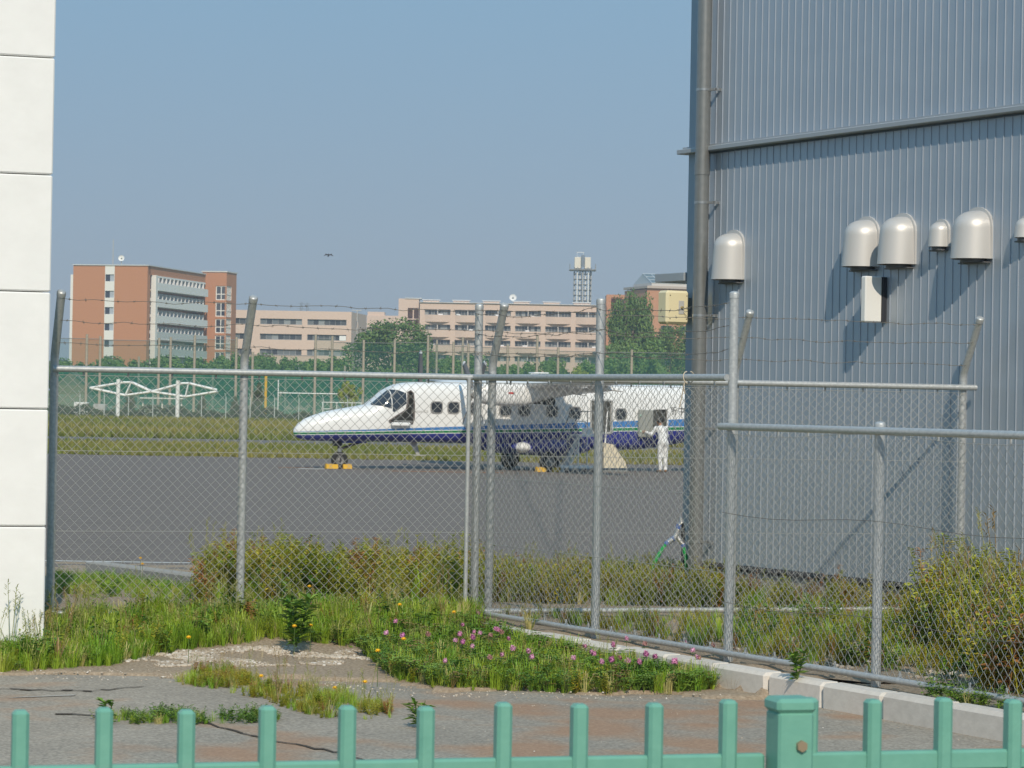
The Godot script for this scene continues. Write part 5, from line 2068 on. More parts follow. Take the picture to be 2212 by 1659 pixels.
		lt.ball(Vector3(7.42, 0.74, s * 1.30), Vector3(0.12, 0.13, 0.18), 12, 8)
		part("lamp_glass", lt, mats.light_grey, ltp)
		var mg := MB.new()
		mg.tube(Vector3(7.85, 0.75, s * 1.3), Vector3(7.80, 0.32, s * 1.52), 0.06, 0.05, 10)
		mg.tube(Vector3(8.2, 0.7, s * 1.2), Vector3(7.82, 0.33, s * 1.46), 0.03, 0.03, 8)
		var gear := part("main_gear_leg", mg, mats.grey, o)
		wheel(gear, Vector3(7.80, 0.31, s * 1.64), 0.31, 0.22)
		# tail plane
		part("tailplane", wing_mesh([[s * 3.2, 15.3, 0.9, 2.42, 0.08], [s * 0.1, 14.9, 1.4, 2.38, 0.14]] if s > 0 else [[-0.1, 14.9, 1.4, 2.38, 0.14], [-3.2, 15.3, 0.9, 2.42, 0.08]]), white, o)
	var fin := MB.new()
	fin.quad(Vector3(13.2, 2.75, 0.06), Vector3(16.4, 2.5, 0.05), Vector3(16.9, 4.8, 0.03), Vector3(15.7, 4.85, 0.03))
	fin.quad(Vector3(16.4, 2.5, -0.05), Vector3(13.2, 2.75, -0.06), Vector3(15.7, 4.85, -0.03), Vector3(16.9, 4.8, -0.03))
	fin.quad(Vector3(13.2, 2.75, -0.06), Vector3(13.2, 2.75, 0.06), Vector3(15.7, 4.85, 0.03), Vector3(15.7, 4.85, -0.03))
	fin.quad(Vector3(16.4, 2.5, 0.05), Vector3(16.4, 2.5, -0.05), Vector3(16.9, 4.8, -0.03), Vector3(16.9, 4.8, 0.03))
	part("fin", fin, paint(0.06, 0.16, 0.42, 0.35), o)
	# belly fairing, nose gear, aerials
	var bf := MB.new()
	bf.ball(Vector3(7.9, 0.78, 0), Vector3(2.0, 0.30, 0.72), 20, 10)
	part("belly_fairing", bf, navy, o)
	var ng := MB.new()
	ng.tube(Vector3(1.46, 0.98, 0), Vector3(1.5, 0.48, 0), 0.055, 0.05, 10)
	ng.box(Vector3(1.42, 0.78, 0), Vector3(0.26, 0.16, 0.16))
	ng.tube(Vector3(1.55, 0.62, 0.04), Vector3(2.3, 0.88, 0.06), 0.035, 0.035, 8)
	ng.tube(Vector3(1.55, 0.62, -0.04), Vector3(2.3, 0.88, -0.06), 0.035, 0.035, 8)
	ng.cbox(Vector3(1.5, 0.47, 0), Vector3(0.14, 0.06, 0.24), 0.015)
	ng.box(Vector3(1.5, 0.36, 0.115), Vector3(0.05, 0.22, 0.025))
	ng.box(Vector3(1.5, 0.36, -0.115), Vector3(0.05, 0.22, 0.025))
	var leg := part("nose_gear_leg", ng, paint(0.05, 0.045, 0.05, 0.6), o)
	var fk := MB.new()
	fk.tube(Vector3(1.5, 0.62, 0), Vector3(1.5, 0.47, 0), 0.062, 0.062, 10)
	part("oleo", fk, mats.steel, leg)
	wheel(leg, Vector3(1.5, 0.265, 0), 0.265, 0.17)
	var gd := MB.new()
	gd.box(Vector3(1.9, 0.84, 0.2), Vector3(0.8, 0.08, 0.02))
	gd.box(Vector3(1.9, 0.84, -0.2), Vector3(0.8, 0.08, 0.02))
	part("gear_door", gd, navy, leg)
	var an1 := on_plane(1150, 806, 0.0)
	var am := MB.new()
	am.quad(Vector3(an1.x - 0.45, 2.8, 0.02), Vector3(an1.x + 0.05, 2.8, 0.02), Vector3(an1.x + 0.22, an1.y, 0.012), Vector3(an1.x, an1.y, 0.012))
	am.quad(Vector3(an1.x + 0.05, 2.8, -0.02), Vector3(an1.x - 0.45, 2.8, -0.02), Vector3(an1.x, an1.y, -0.012), Vector3(an1.x + 0.22, an1.y, -0.012))
	am.quad(Vector3(an1.x - 0.45, 2.8, -0.02), Vector3(an1.x - 0.45, 2.8, 0.02), Vector3(an1.x, an1.y, 0.012), Vector3(an1.x, an1.y, -0.012))
	am.cbox(Vector3(an1.x + 0.22, an1.y + 0.01, 0), Vector3(0.5, 0.035, 0.5), 0.012)
	part("roof_aerial", am, white, o)
	var be := MB.new()
	be.quad(Vector3(3.75, 0.86, 0.012), Vector3(4.0, 0.86, 0.012), Vector3(4.12, 0.45, 0.008), Vector3(4.02, 0.45, 0.008))
	be.quad(Vector3(4.0, 0.86, -0.012), Vector3(3.75, 0.86, -0.012), Vector3(4.02, 0.45, -0.008), Vector3(4.12, 0.45, -0.008))
	be.box(Vector3(4.12, 0.44, 0), Vector3(0.4, 0.025, 0.05))
	part("belly_aerial", be, mats.light_grey, o)
	var pi := MB.new()
	pi.tube(Vector3(3.2, 0.84, 0.4), Vector3(3.7, 0.82, 0.4), 0.02, 0.015, 6)
	part("pitot_tube", pi, mats.steel, o)

func boarding_steps():
	var z0 := 1.15
	var z1 := 1.85
	var a := on_plane(1214, 1003, 1.85).x       # foot
	var b := on_plane(1250, 935, 1.85).x        # top of the flight
	var c := on_plane(1288, 935, 1.85).x        # far end of the platform
	var h := 1.12
	var o := thing("boarding_steps", "white wheeled boarding steps at the open cabin door", "steps", plane_xf)
	for z in [z0, z1]:
		var m := MB.new()
		m.box(Vector3((a + b) * 0.5, h * 0.5, z), Vector3(Vector2(b - a, h).length(), 0.14, 0.04), Basis(Vector3(0, 0, 1), atan2(h, b - a)))
		part("stringer", m, mats.light_grey, o)
		m = MB.new()
		m.cbox(Vector3((a + c) * 0.5, 0.16, z), Vector3(c - a + 0.1, 0.09, 0.06), 0.015)
		part("base_rail", m, mats.white, o)
		for x in [b, c]:
			m = MB.new()
			m.tube(Vector3(x, 0.12, z), Vector3(x, h, z), 0.03, 0.03, 8)
			part("post", m, mats.white, o)
		m = MB.new()
		m.tube(Vector3(b - 0.02, 0.72, z), Vector3(lerpf(a, b, 0.45), 0.18, z), 0.035, 0.035, 8)
		part("brace", m, mats.white, o)
		m = MB.new()
		m.path([Vector3(lerpf(a, b, 0.3), 0.3, z), Vector3(lerpf(a, b, 0.32), 1.0, z), Vector3(b, h + 0.72, z), Vector3(b + 0.12, h + 0.78, z), Vector3(c, h + 0.78, z), Vector3(c, h, z)], 0.018, 8)
		part("handrail", m, paint(0.15, 0.16, 0.18, 0.5), o)
		for x in [a + 0.15, c - 0.1]:
			wheel(o, Vector3(x, 0.08, z), 0.08, 0.05)
	for k in 5:
		var m := MB.new()
		var f := (k + 0.7) / 5.0
		m.cbox(Vector3(lerpf(a, b, f) + 0.05, h * f, (z0 + z1) * 0.5), Vector3(0.24, 0.03, z1 - z0 - 0.05), 0.006)
		part("tread", m, mats.light_grey, o)
	var pf := MB.new()
	pf.cbox(Vector3((b + c) * 0.5, h + 0.02, (z0 + z1) * 0.5), Vector3(c - b, 0.07, z1 - z0 + 0.06), 0.01)
	part("platform", pf, mats.white, o)
	pf = MB.new()
	pf.cbox(Vector3((b + c) * 0.5, h + 0.16, z1 + 0.01), Vector3((c - b) * 0.6, 0.2, 0.03), 0.006)
	part("kick_plate", pf, mats.white, o)
	# the cream wedge beside it
	var q := [on_plane(1304, 1011, 1.3), on_plane(1354, 1011, 1.3), on_plane(1351, 998, 1.3), on_plane(1325, 960, 1.3), on_plane(1309, 957, 1.3), on_plane(1304, 965, 1.3)]
	var w := thing("ramp_wedge", "cream wedge shaped ramp unit standing under the aircraft door", "ramp", plane_xf)
	var m := MB.new()
	for z in [1.3, 0.75]:
		for i in range(1, 5):
			var p0 := Vector3(q[0].x, maxf(q[0].y, 0.04), z)
			var p1 := Vector3(q[i].x, maxf(q[i].y, 0.04), z)
			var p2 := Vector3(q[i + 1].x, q[i + 1].y, z)
			if z > 1:
				m.tri(p0, p1, p2)
			else:
				m.tri(p0, p2, p1)
	for i in 6:
		var u: Vector2 = q[i]
		var v: Vector2 = q[(i + 1) % 6]
		m.quad(Vector3(u.x, maxf(u.y, 0.04), 1.3), Vector3(u.x, maxf(u.y, 0.04), 0.75), Vector3(v.x, maxf(v.y, 0.04), 0.75), Vector3(v.x, maxf(v.y, 0.04), 1.3))
	part("side_panel", m, paint(0.70, 0.62, 0.46, 0.7), w)
	m = MB.new()
	m.tube(Vector3(q[4].x + 0.05, q[4].y - 0.1, 1.1), Vector3(q[4].x + 0.12, q[4].y + 1.0, 1.1), 0.025, 0.025, 8)
	part("upright", m, mats.white, w)
	m = MB.new()
	m.cbox(Vector3((q[0].x + q[1].x) * 0.5, 0.03, 1.03), Vector3(q[1].x - q[0].x + 0.06, 0.06, 0.62), 0.01)
	part("base", m, mats.grey, w)

# ---- a figure as one continuous surface: tapered capsules joined with a smooth minimum, meshed as surface nets
func capsule(p: Vector3, a: Vector3, b: Vector3, ra: float, rb: float) -> float:
	var ab := b - a
	var t := clampf((p - a).dot(ab) / maxf(ab.length_squared(), 1e-9), 0.0, 1.0)
	return p.distance_to(a + ab * t) - lerpf(ra, rb, t)

func nets(m: MB, bones: Array, lo: Vector3, hi: Vector3, cell: float, soft: float):
	var n := Vector3i(((hi - lo) / cell).ceil()) + Vector3i.ONE
	var f := PackedFloat32Array()
	f.resize(n.x * n.y * n.z)
	for z in n.z:
		for y in n.y:
			for x in n.x:
				var p := lo + Vector3(x, y, z) * cell
				var d := 1e3
				for b in bones:
					var e := capsule(p, b[0], b[1], b[2], b[3])
					if e < d + soft:
						var h := clampf(0.5 + 0.5 * (d - e) / soft, 0.0, 1.0)
						d = lerpf(d, e, h) - soft * h * (1.0 - h)
				f[x + n.x * (y + n.y * z)] = d
	var id := {}
	var pts := []
	var nor := []
	var cols := []
	for z in n.z - 1:
		for y in n.y - 1:
			for x in n.x - 1:
				var k := x + n.x * (y + n.y * z)
				var c := [f[k], f[k + 1], f[k + n.x], f[k + n.x + 1], f[k + n.x * n.y], f[k + n.x * n.y + 1], f[k + n.x * n.y + n.x], f[k + n.x * n.y + n.x + 1]]
				var neg := 0
				for v in c:
					if v < 0:
						neg += 1
				if neg == 0 or neg == 8:
					continue
				var sum := Vector3.ZERO
				var cnt := 0
				for e in [[0, 1], [2, 3], [4, 5], [6, 7], [0, 2], [1, 3], [4, 6], [5, 7], [0, 4], [1, 5], [2, 6], [3, 7]]:
					if (c[e[0]] < 0) != (c[e[1]] < 0):
						var t: float = c[e[0]] / (c[e[0]] - c[e[1]])
						var pa := Vector3(e[0] & 1, (e[0] >> 1) & 1, e[0] >> 2)
						var pb := Vector3(e[1] & 1, (e[1] >> 1) & 1, e[1] >> 2)
						sum += pa.lerp(pb, t)
						cnt += 1
				id[k] = pts.size()
				var w := lo + (Vector3(x, y, z) + sum / cnt) * cell
				pts.append(w)
				nor.append(Vector3(c[1] + c[3] + c[5] + c[7] - c[0] - c[2] - c[4] - c[6], c[2] + c[3] + c[6] + c[7] - c[0] - c[1] - c[4] - c[5], c[4] + c[5] + c[6] + c[7] - c[0] - c[1] - c[2] - c[3]).normalized())
				var best := 1e3
				var bc := Color.WHITE
				for b in bones:
					var e := capsule(w, b[0], b[1], b[2], b[3])
					if e < best:
						best = e
						bc = b[4]
				cols.append(bc)
	var ax := [1, n.x, n.x * n.y]
	for k in id.keys():
		var x: int = k % n.x
		var y: int = (k / n.x) % n.y
		var z: int = k / (n.x * n.y)
		for a in 3:
			var u: int = ax[(a + 1) % 3]
			var v: int = ax[(a + 2) % 3]
			if (f[k] < 0) == (f[k + ax[a]] < 0):
				continue
			if not (id.has(k - u) and id.has(k - v) and id.has(k - u - v)):
				continue
			var q := [id[k], id[k - u], id[k - u - v], id[k - v]]
			if f[k] < 0:
				q.reverse()
			for i in [0, 1, 2, 0, 2, 3]:
				m.col = cols[q[i]]
				m.put(pts[q[i]], nor[q[i]])

func hand(m: MB, wrist: Vector3, fwd: Vector3, palm_n: Vector3, thumb_side: float, skin: Color, curl: float):
	var x := fwd.cross(palm_n).normalized()
	var bones := []
	var pc := wrist + fwd * 0.05
	bones.append([wrist, wrist + fwd * 0.02, 0.026, 0.026, skin])
	for i in 4:
		var s := (i - 1.5) * 0.019
		bones.append([wrist + fwd * 0.01 + x * s * 0.6, wrist + fwd * 0.085 + x * s, 0.015, 0.012, skin])
		var ln: float = [0.068, 0.08, 0.074, 0.058][i if thumb_side < 0 else 3 - i]
		var p := wrist + fwd * 0.085 + x * s
		var dir := fwd
		for j in 3:
			dir = (dir + palm_n * curl * (0.5 + 0.3 * j)).normalized()
			var q: Vector3 = p + dir * ln * [0.45, 0.32, 0.23][j]
			bones.append([p, q, 0.0095 - j * 0.0008, 0.009 - j * 0.0008, skin])
			p = q
	var tb := wrist + fwd * 0.025 + x * thumb_side * 0.028
	var t1 := tb + (fwd * 0.5 + x * thumb_side * 0.8 + palm_n * 0.3).normalized() * 0.042
	var t2 := t1 + (fwd * 0.8 + x * thumb_side * 0.3 + palm_n * 0.4).normalized() * 0.03
	bones.append([tb, t1, 0.014, 0.011, skin])
	bones.append([t1, t2, 0.011, 0.009, skin])
	var lo := Vector3.ONE * 1e3
	var hi := -lo
	for b in bones:
		for k in 2:
			lo = lo.min(b[k] - Vector3.ONE * 0.03)
			hi = hi.max(b[k] + Vector3.ONE * 0.03)
	nets(m, bones, lo, hi, 0.006, 0.008)

func worker():
	var foot := on_plane(1431, 1018, 1.32)
	var o := thing("person", "person in white overalls leaning into the open cargo door of the aircraft", "person", Transform3D(plane_xf.basis, plane_xf * Vector3(foot.x, 0.0, 1.30)))
	# own axes: facing -z, x to the right hand
	var wh := Color(0.80, 0.80, 0.79)
	var skin := Color(0.42, 0.24, 0.15)
	var shoe := Color(0.36, 0.20, 0.09)
	var m := MB.new()
	m.colored = true
	var sh := [Vector3(-0.17, 1.39, -0.14), Vector3(0.17, 1.39, -0.14)]
	var el := [Vector3(-0.30, 1.20, -0.20), Vector3(0.25, 1.15, -0.24)]
	var wr := [Vector3(-0.42, 1.27, -0.36), Vector3(0.17, 1.24, -0.46)]
	var b := []
	for i in 2:
		var s := -1.0 if i == 0 else 1.0
		b.append([Vector3(s * 0.085, 0.92, 0.03), Vector3(s * 0.095, 0.50, 0.01), 0.105, 0.075, wh])
		b.append([Vector3(s * 0.095, 0.50, 0.01), Vector3(s * 0.085, 0.12, 0.05), 0.075, 0.062, wh])
		b.append([Vector3(s * 0.085, 0.06, 0.06), Vector3(s * 0.10, 0.045, -0.14), 0.045, 0.038, shoe])
		b.append([sh[i], el[i], 0.068, 0.055, wh])
		b.append([el[i], wr[i], 0.055, 0.042, wh])
		b.append([Vector3(0, 1.36, -0.12), sh[i], 0.09, 0.075, wh])
	b.append([Vector3(0, 0.95, 0.05), Vector3(0, 1.12, -0.02), 0.145, 0.135, wh])
	b.append([Vector3(0, 1.12, -0.02), Vector3(0, 1.33, -0.11), 0.135, 0.15, wh])
	b.append([Vector3(0, 1.38, -0.14), Vector3(0, 1.52, -0.20), 0.058, 0.052, skin])
	nets(m, b, Vector3(-0.56, -0.02, -0.56), Vector3(0.46, 1.56, 0.24), 0.028, 0.05)
	var hd := []
	var hc := Vector3(0, 1.60, -0.24)
	hd.append([hc + Vector3(0, 0.03, 0.015), hc + Vector3(0, 0.02, -0.02), 0.092, 0.088, skin])
	hd.append([hc + Vector3(0, -0.05, -0.03), hc + Vector3(0, -0.075, -0.05), 0.062, 0.045, skin])
	hd.append([hc + Vector3(0, 0.0, -0.105), hc + Vector3(0, -0.025, -0.12), 0.010, 0.014, skin])
	hd.append([hc + Vector3(0, -0.07, 0.01), hc + Vector3(0, -0.14, 0.03), 0.055, 0.052, skin])
	hd.append([hc + Vector3(-0.09, 0.01, 0.01), hc + Vector3(-0.092, -0.03, 0.005), 0.014, 0.011, skin])
	hd.append([hc + Vector3(0.09, 0.01, 0.01), hc + Vector3(0.092, -0.03, 0.005), 0.014, 0.011, skin])
	nets(m, hd, hc - Vector3(0.13, 0.2, 0.16), hc + Vector3(0.13, 0.15, 0.13), 0.011, 0.015)
	hand(m, wr[0] + Vector3(-0.02, 0.01, -0.03), (wr[0] - el[0]).normalized(), Vector3(0.5, -0.6, -0.3).normalized(), 1.0, skin, 0.35)
	hand(m, wr[1] + Vector3(-0.01, 0.015, -0.035), (wr[1] - el[1]).normalized(), Vector3(0, -1, 0.2).normalized(), -1.0, skin, 0.35)
	var mat := StandardMaterial3D.new()
	mat.vertex_color_use_as_albedo = true
	mat.roughness = 0.85
	mat.cull_mode = BaseMaterial3D.CULL_DISABLED
	part("body", m, mat, o)
	var hm := MB.new()
	var rows := []
	for i in 9:
		var row := []
		var la := -0.5 + (PI / 2 + 0.5) * i / 8.0
		for j in 25:
			var an := -TAU * j / 24.0
			var front := 1.0 if sin(an) > -0.35 or la > 0.5 else 0.0
			var r := 0.103 if front > 0 else 0.08
			row.append(hc + Vector3(cos(an) * cos(la) * r, sin(la) * 0.105 + 0.035, sin(an) * cos(la) * r * 1.08 + 0.005))
		rows.append(row)
	hm.sheet(rows)
	part("hair", hm, paint(0.02, 0.017, 0.014, 0.7), o)
	for s in [-1.0, 1.0]:
		var e := MB.new()
		e.ball(hc + Vector3(s * 0.034, 0.012, -0.098), Vector3(0.013, 0.008, 0.008), 8, 6)
		part("eye", e, mats.black, o)

func chocks():
	var list := [[717, 1009, 0.95, "yellow wheel chock ahead of the nose wheel", 0.0], [750, 1010, 0.6, "short yellow wheel chock behind the nose wheel", 0.0], [1169, 1015, 0.75, "yellow wheel chock in front of the near main wheel", 1.64], [1203, 1015, 0.75, "yellow wheel chock in the shade behind the near main wheel", 1.64]]
	for q in list:
		var x := on_plane(q[0], q[1], q[4] + 0.1).x
		var o := thing("wheel_chock", q[3], "chock", plane_xf * Transform3D(Basis(Vector3.UP, 0.06), Vector3(x, 0.002, q[4] + 0.06)), "yellow wheel chocks")
		var m := MB.new()
		var l: float = 0.30 * q[2] + 0.1
		var pr := [Vector2(-0.09, 0), Vector2(0.09, 0), Vector2(0.055, 0.13), Vector2(-0.02, 0.15), Vector2(-0.06, 0.13)]
		for i in pr.size():
			var u: Vector2 = pr[i]
			var v: Vector2 = pr[(i + 1) % pr.size()]
			m.quad(Vector3(l * 0.5, u.y, u.x), Vector3(-l * 0.5, u.y, u.x), Vector3(-l * 0.5, v.y, v.x), Vector3(l * 0.5, v.y, v.x))
			m.tri(Vector3(l * 0.5, 0.05, 0), Vector3(l * 0.5, u.y, u.x), Vector3(l * 0.5, v.y, v.x))
			m.tri(Vector3(-l * 0.5, 0.05, 0), Vector3(-l * 0.5, v.y, v.x), Vector3(-l * 0.5, u.y, u.x))
		part("block", m, mats.yellow, o)
		var rp := MB.new()
		rp.path([Vector3(l * 0.5, 0.08, 0), Vector3(l * 0.5 + 0.08, 0.04, 0.02), Vector3(l * 0.5 + 0.16, 0.02, 0.0)], 0.012, 6)
		part("rope", rp, paint(0.5, 0.45, 0.35, 0.9), o)

func small_things():
	# foil wrapped standpipe with two green hoses, at the hangar corner
	var d := 26.2
	var o := thing("standpipe", "foil wrapped standpipe splitting into two green hoses at the hangar corner", "standpipe", Transform3D(Basis(), at(1463, 1160, d)))
	var org := o.position
	# picture points of the zoom over [2500..2900] x [2000..2350]
	var zp := func(x: float, y: float, z := 0.0) -> Vector3: return at((2500 + x * 0.211) / 1.8517, (2000 + y * 0.211) / 1.8517, d) - org + Vector3(0, 0, z)
	var foil := grained(Color(0.66, 0.66, 0.67), Color(0.95, 0.95, 0.95), 0.05, 0.22, 0.05, 95, 1.0)
	foil.metallic = 0.75
	var blue := paint(0.10, 0.17, 0.42, 0.4)
	var hose := paint(0.02, 0.36, 0.09, 0.4)
	var m := MB.new()
	m.ball(zp.call(1060, 345), Vector3(0.014, 0.014, 0.014), 10, 6)
	m.path([zp.call(1060, 345), zp.call(1065, 420), zp.call(1030, 470)], 0.0180, 10)
	m.ball(zp.call(1065, 425), Vector3(0.02, 0.02, 0.02), 10, 6)
	part("tap", m, foil, o)
	m = MB.new()
	m.path([zp.call(1030, 465), zp.call(1000, 540)], 0.0252, 10)
	part("blue_band", m, blue, o)
	m = MB.new()
	m.path([zp.call(1000, 545), zp.call(985, 610), zp.call(965, 690), zp.call(930, 720)], 0.0270, 10)
	m.path([zp.call(975, 690), zp.call(1020, 740), zp.call(1060, 790), zp.call(1095, 840)], 0.0242, 10)
	m.path([zp.call(905, 735), zp.call(820, 800)], 0.0261, 10)
	part("foil_wrap", m, foil, o)
	m = MB.new()
	m.path([zp.call(932, 715), zp.call(900, 740)], 0.0274, 10)
	m.path([zp.call(825, 795), zp.call(775, 845)], 0.0265, 10)
	m.path([zp.call(1090, 835), zp.call(1105, 890)], 0.0247, 10)
	part("blue_band", m, blue, o)
	m = MB.new()
	m.path([zp.call(780, 840), zp.call(720, 910), zp.call(655, 1010), zp.call(600, 1100), zp.call(550, 1200), zp.call(520, 1330)], 0.0180, 10)
	part("hose", m, hose, o)
	m = MB.new()
	m.path([zp.call(1102, 885), zp.call(1130, 980), zp.call(1155, 1080), zp.call(1165, 1330)], 0.0180, 10)
	part("hose", m, hose, o)
	m = MB.new()
	m.path([zp.call(1068, 380, -0.02), zp.call(1110, 560, -0.12), zp.call(1120, 1330, -0.12)], 0.0180, 8)
	part("pipe", m, mats.dark, o)

# ---- plants near the fences
func picture_of(p: Vector3) -> Vector2:
	var d := -p.z
	var qx := p.x / d * LENS
	var qy := (EYE - p.y) / d * LENS + HOR
	return Vector2(1106.0 + qx * cos(ROLL) - qy * sin(ROLL), 829.5 + qx * sin(ROLL) + qy * cos(ROLL))

func blade(m: MB, b: Vector3, an: float, h: float, lean: float, w: float):
	var out := Vector3(cos(an), 0, sin(an))
	var sd := Vector3(-sin(an), 0, cos(an)) * w
	var p1 := b + out * lean * 0.25 * h + Vector3(0, h * 0.5, 0)
	var p2 := b + out * lean * 0.62 * h + Vector3(0, h * 0.86, 0)
	var p3 := b + out * lean * 1.1 * h + Vector3(0, h * (1.02 - lean * 0.25), 0)
	m.quad(b - sd * 0.8, b + sd * 0.8, p1 + sd, p1 - sd)
	m.quad(p1 - sd, p1 + sd, p2 + sd * 0.7, p2 - sd * 0.7)
	m.tri(p2 - sd * 0.7, p2 + sd * 0.7, p3)

func leaf(m: MB, p: Vector3, dir: Vector3, l: float, w: float, fold := 0.2):
	var sd := dir.cross(Vector3.UP).normalized()
	if sd.length_squared() < 0.5:
		sd = Vector3.RIGHT
	var up := sd.cross(dir).normalized()
	var mid := p + dir * l * 0.5
	var tip := p + dir * l - up * l * 0.18
	m.tri(p, mid + sd * w + up * w * fold, tip)
	m.tri(p, tip, mid - sd * w + up * w * fold)

func tuft(sd: int, n: int, spread: float, w: float) -> ArrayMesh:
	var rng := RandomNumberGenerator.new()
	rng.seed = sd
	var m := MB.new()
	for i in n:
		var an := rng.randf() * TAU
		var b := Vector3(cos(an), 0, sin(an)) * rng.randf() * spread * 0.5
		blade(m, b, an + rng.randf_range(-0.8, 0.8), rng.randf_range(0.5, 1.0), rng.randf_range(0.1, 0.75), w * rng.randf_range(0.6, 1.2))
	return m.mesh()

func stalk(sd: int, stems: int, leaves: int, ll: float, lw: float, spread: float) -> ArrayMesh:    # upright leafy weed, about 1 high
	var rng := RandomNumberGenerator.new()
	rng.seed = sd
	var m := MB.new()
	for s in stems:
		var an := rng.randf() * TAU
		var b := Vector3(cos(an), 0, sin(an)) * rng.randf() * spread * 0.4
		var h := rng.randf_range(0.65, 1.0)
		var t := b + Vector3(cos(an) * spread * rng.randf(), h, sin(an) * spread * rng.randf())
		m.tube(b, t, 0.008, 0.004, 3, false)
		for i in leaves:
			var f := pow(rng.randf(), 0.75)
			var la := rng.randf() * TAU
			var dir := Vector3(cos(la), rng.randf_range(-0.1, 0.8), sin(la)).normalized()
			var sc := 1.15 - 0.6 * f
			leaf(m, b.lerp(t, 0.08 + 0.92 * f), dir, ll * sc * rng.randf_range(0.6, 1.3), lw * sc)
	return m.mesh()

func seed_grass(sd: int) -> ArrayMesh:
	var rng := RandomNumberGenerator.new()
	rng.seed = sd
	var m := MB.new()
	for s in 4:
		var an := rng.randf() * TAU
		var h := rng.randf_range(0.7, 1.0)
		var t := Vector3(cos(an) * 0.16, h, sin(an) * 0.16)
		m.tube(Vector3.ZERO, t, 0.005, 0.003, 3, false)
		for i in 9:
			var la := rng.randf() * TAU
			leaf(m, t - Vector3(0, 0.022 * i, 0), Vector3(cos(la), 1.2, sin(la)).normalized(), 0.06, 0.007)
		blade(m, Vector3.ZERO, an + 1.0, 0.5, 0.6, 0.010)
	return m.mesh()

func clover_mesh(sd: int) -> ArrayMesh:
	var rng := RandomNumberGenerator.new()
	rng.seed = sd
	var m := MB.new()
	for s in 9:
		var an := rng.randf() * TAU
		var t := Vector3(cos(an) * rng.randf_range(0.1, 0.6), rng.randf_range(0.4, 1.0), sin(an) * rng.randf_range(0.1, 0.6))
		m.tube(Vector3.ZERO, t, 0.012, 0.008, 3, false)
		for k in 3:
			var la := an + k * TAU / 3.0
			leaf(m, t, Vector3(cos(la), 0.15, sin(la)).normalized(), 0.24, 0.085)
	return m.mesh()

func scatter(called: String, label: String, category: String, variants: Array, mat: Material, zones: Array, sd: int, c1: Color, c2: Color, c3: Color):
	# zones: [polygon in picture units of the foot points, count, low height, high height, level guess, patchiness]
	var rng := RandomNumberGenerator.new()
	rng.seed = sd
	var pat := noise(0.9, 2, sd)
	var xfs := []
	for z in zones:
		var poly := PackedVector2Array(z[0])
		var lo := Vector2(1e9, 1e9)
		var hi := -lo
		for p in poly:
			var w := on_level(p.x, p.y, z[4])
			lo = lo.min(Vector2(w.x, -w.z))
			hi = hi.max(Vector2(w.x, -w.z))
		var made := 0
		var tries := 0
		while made < z[1] and tries < z[1] * 14:
			tries += 1
			var x := rng.randf_range(lo.x, hi.x)
			var d := rng.randf_range(lo.y, hi.y)
			var h := ground_h(x, d)
			if h < -0.2 and d < 21.0:
				h = -0.17
			if not Geometry2D.is_point_in_polygon(picture_of(Vector3(x, h, -d)), poly):
				continue
			if z[5] > 0 and pat.get_noise_2d(x * 2.0, d * 2.0) < z[5] * rng.randf_range(0.0, 1.0) - 0.12:
				continue
			var q := road_q(x, d)
			if q > 0.18 and q < 0.38 and d < 20.9:
				continue
			made += 1
			var sc := rng.randf_range(z[2], z[3]) * (1.0 + 0.35 * pat.get_noise_2d(x * 3.0 + 30.0, d * 3.0))
			var tone := clampf(pat.get_noise_2d(x * 1.6 - 20.0, d * 1.6) * 1.1 + 0.5 + rng.randf_range(-0.4, 0.4), 0.0, 1.0)
			var c := c1.lerp(c2, tone)
			if rng.randf() < 0.1:
				c = c3
			xfs.append([rng.randi() % variants.size(), Transform3D(Basis(Vector3.UP, rng.randf() * TAU) * Basis(Vector3.RIGHT, rng.randf_range(-0.15, 0.15)) * Basis().scaled(Vector3(sc * rng.randf_range(0.8, 1.25), sc, sc * rng.randf_range(0.8, 1.25))), Vector3(x, h - 0.01 if called != "gravel" else h + sc * 0.25, -d)), c])
	var root := Node3D.new()
	root.name = numbered(called)
	add_child(root)
	tag(root, label, category, "", "stuff")
	for k in variants.size():
		var mine := xfs.filter(func(e): return e[0] == k)
		var mm := MultiMesh.new()
		mm.transform_format = MultiMesh.TRANSFORM_3D
		mm.use_colors = true
		mm.mesh = variants[k]
		mm.instance_count = mine.size()
		for i in mine.size():
			mm.set_instance_transform(i, mine[i][1])
			mm.set_instance_color(i, mine[i][2])
		var mi := MultiMeshInstance3D.new()
		mi.name = "tufts"
		mi.multimesh = mm
		mi.material_override = mat
		mi.set_meta("kind", "stuff")
		root.add_child(mi, true)

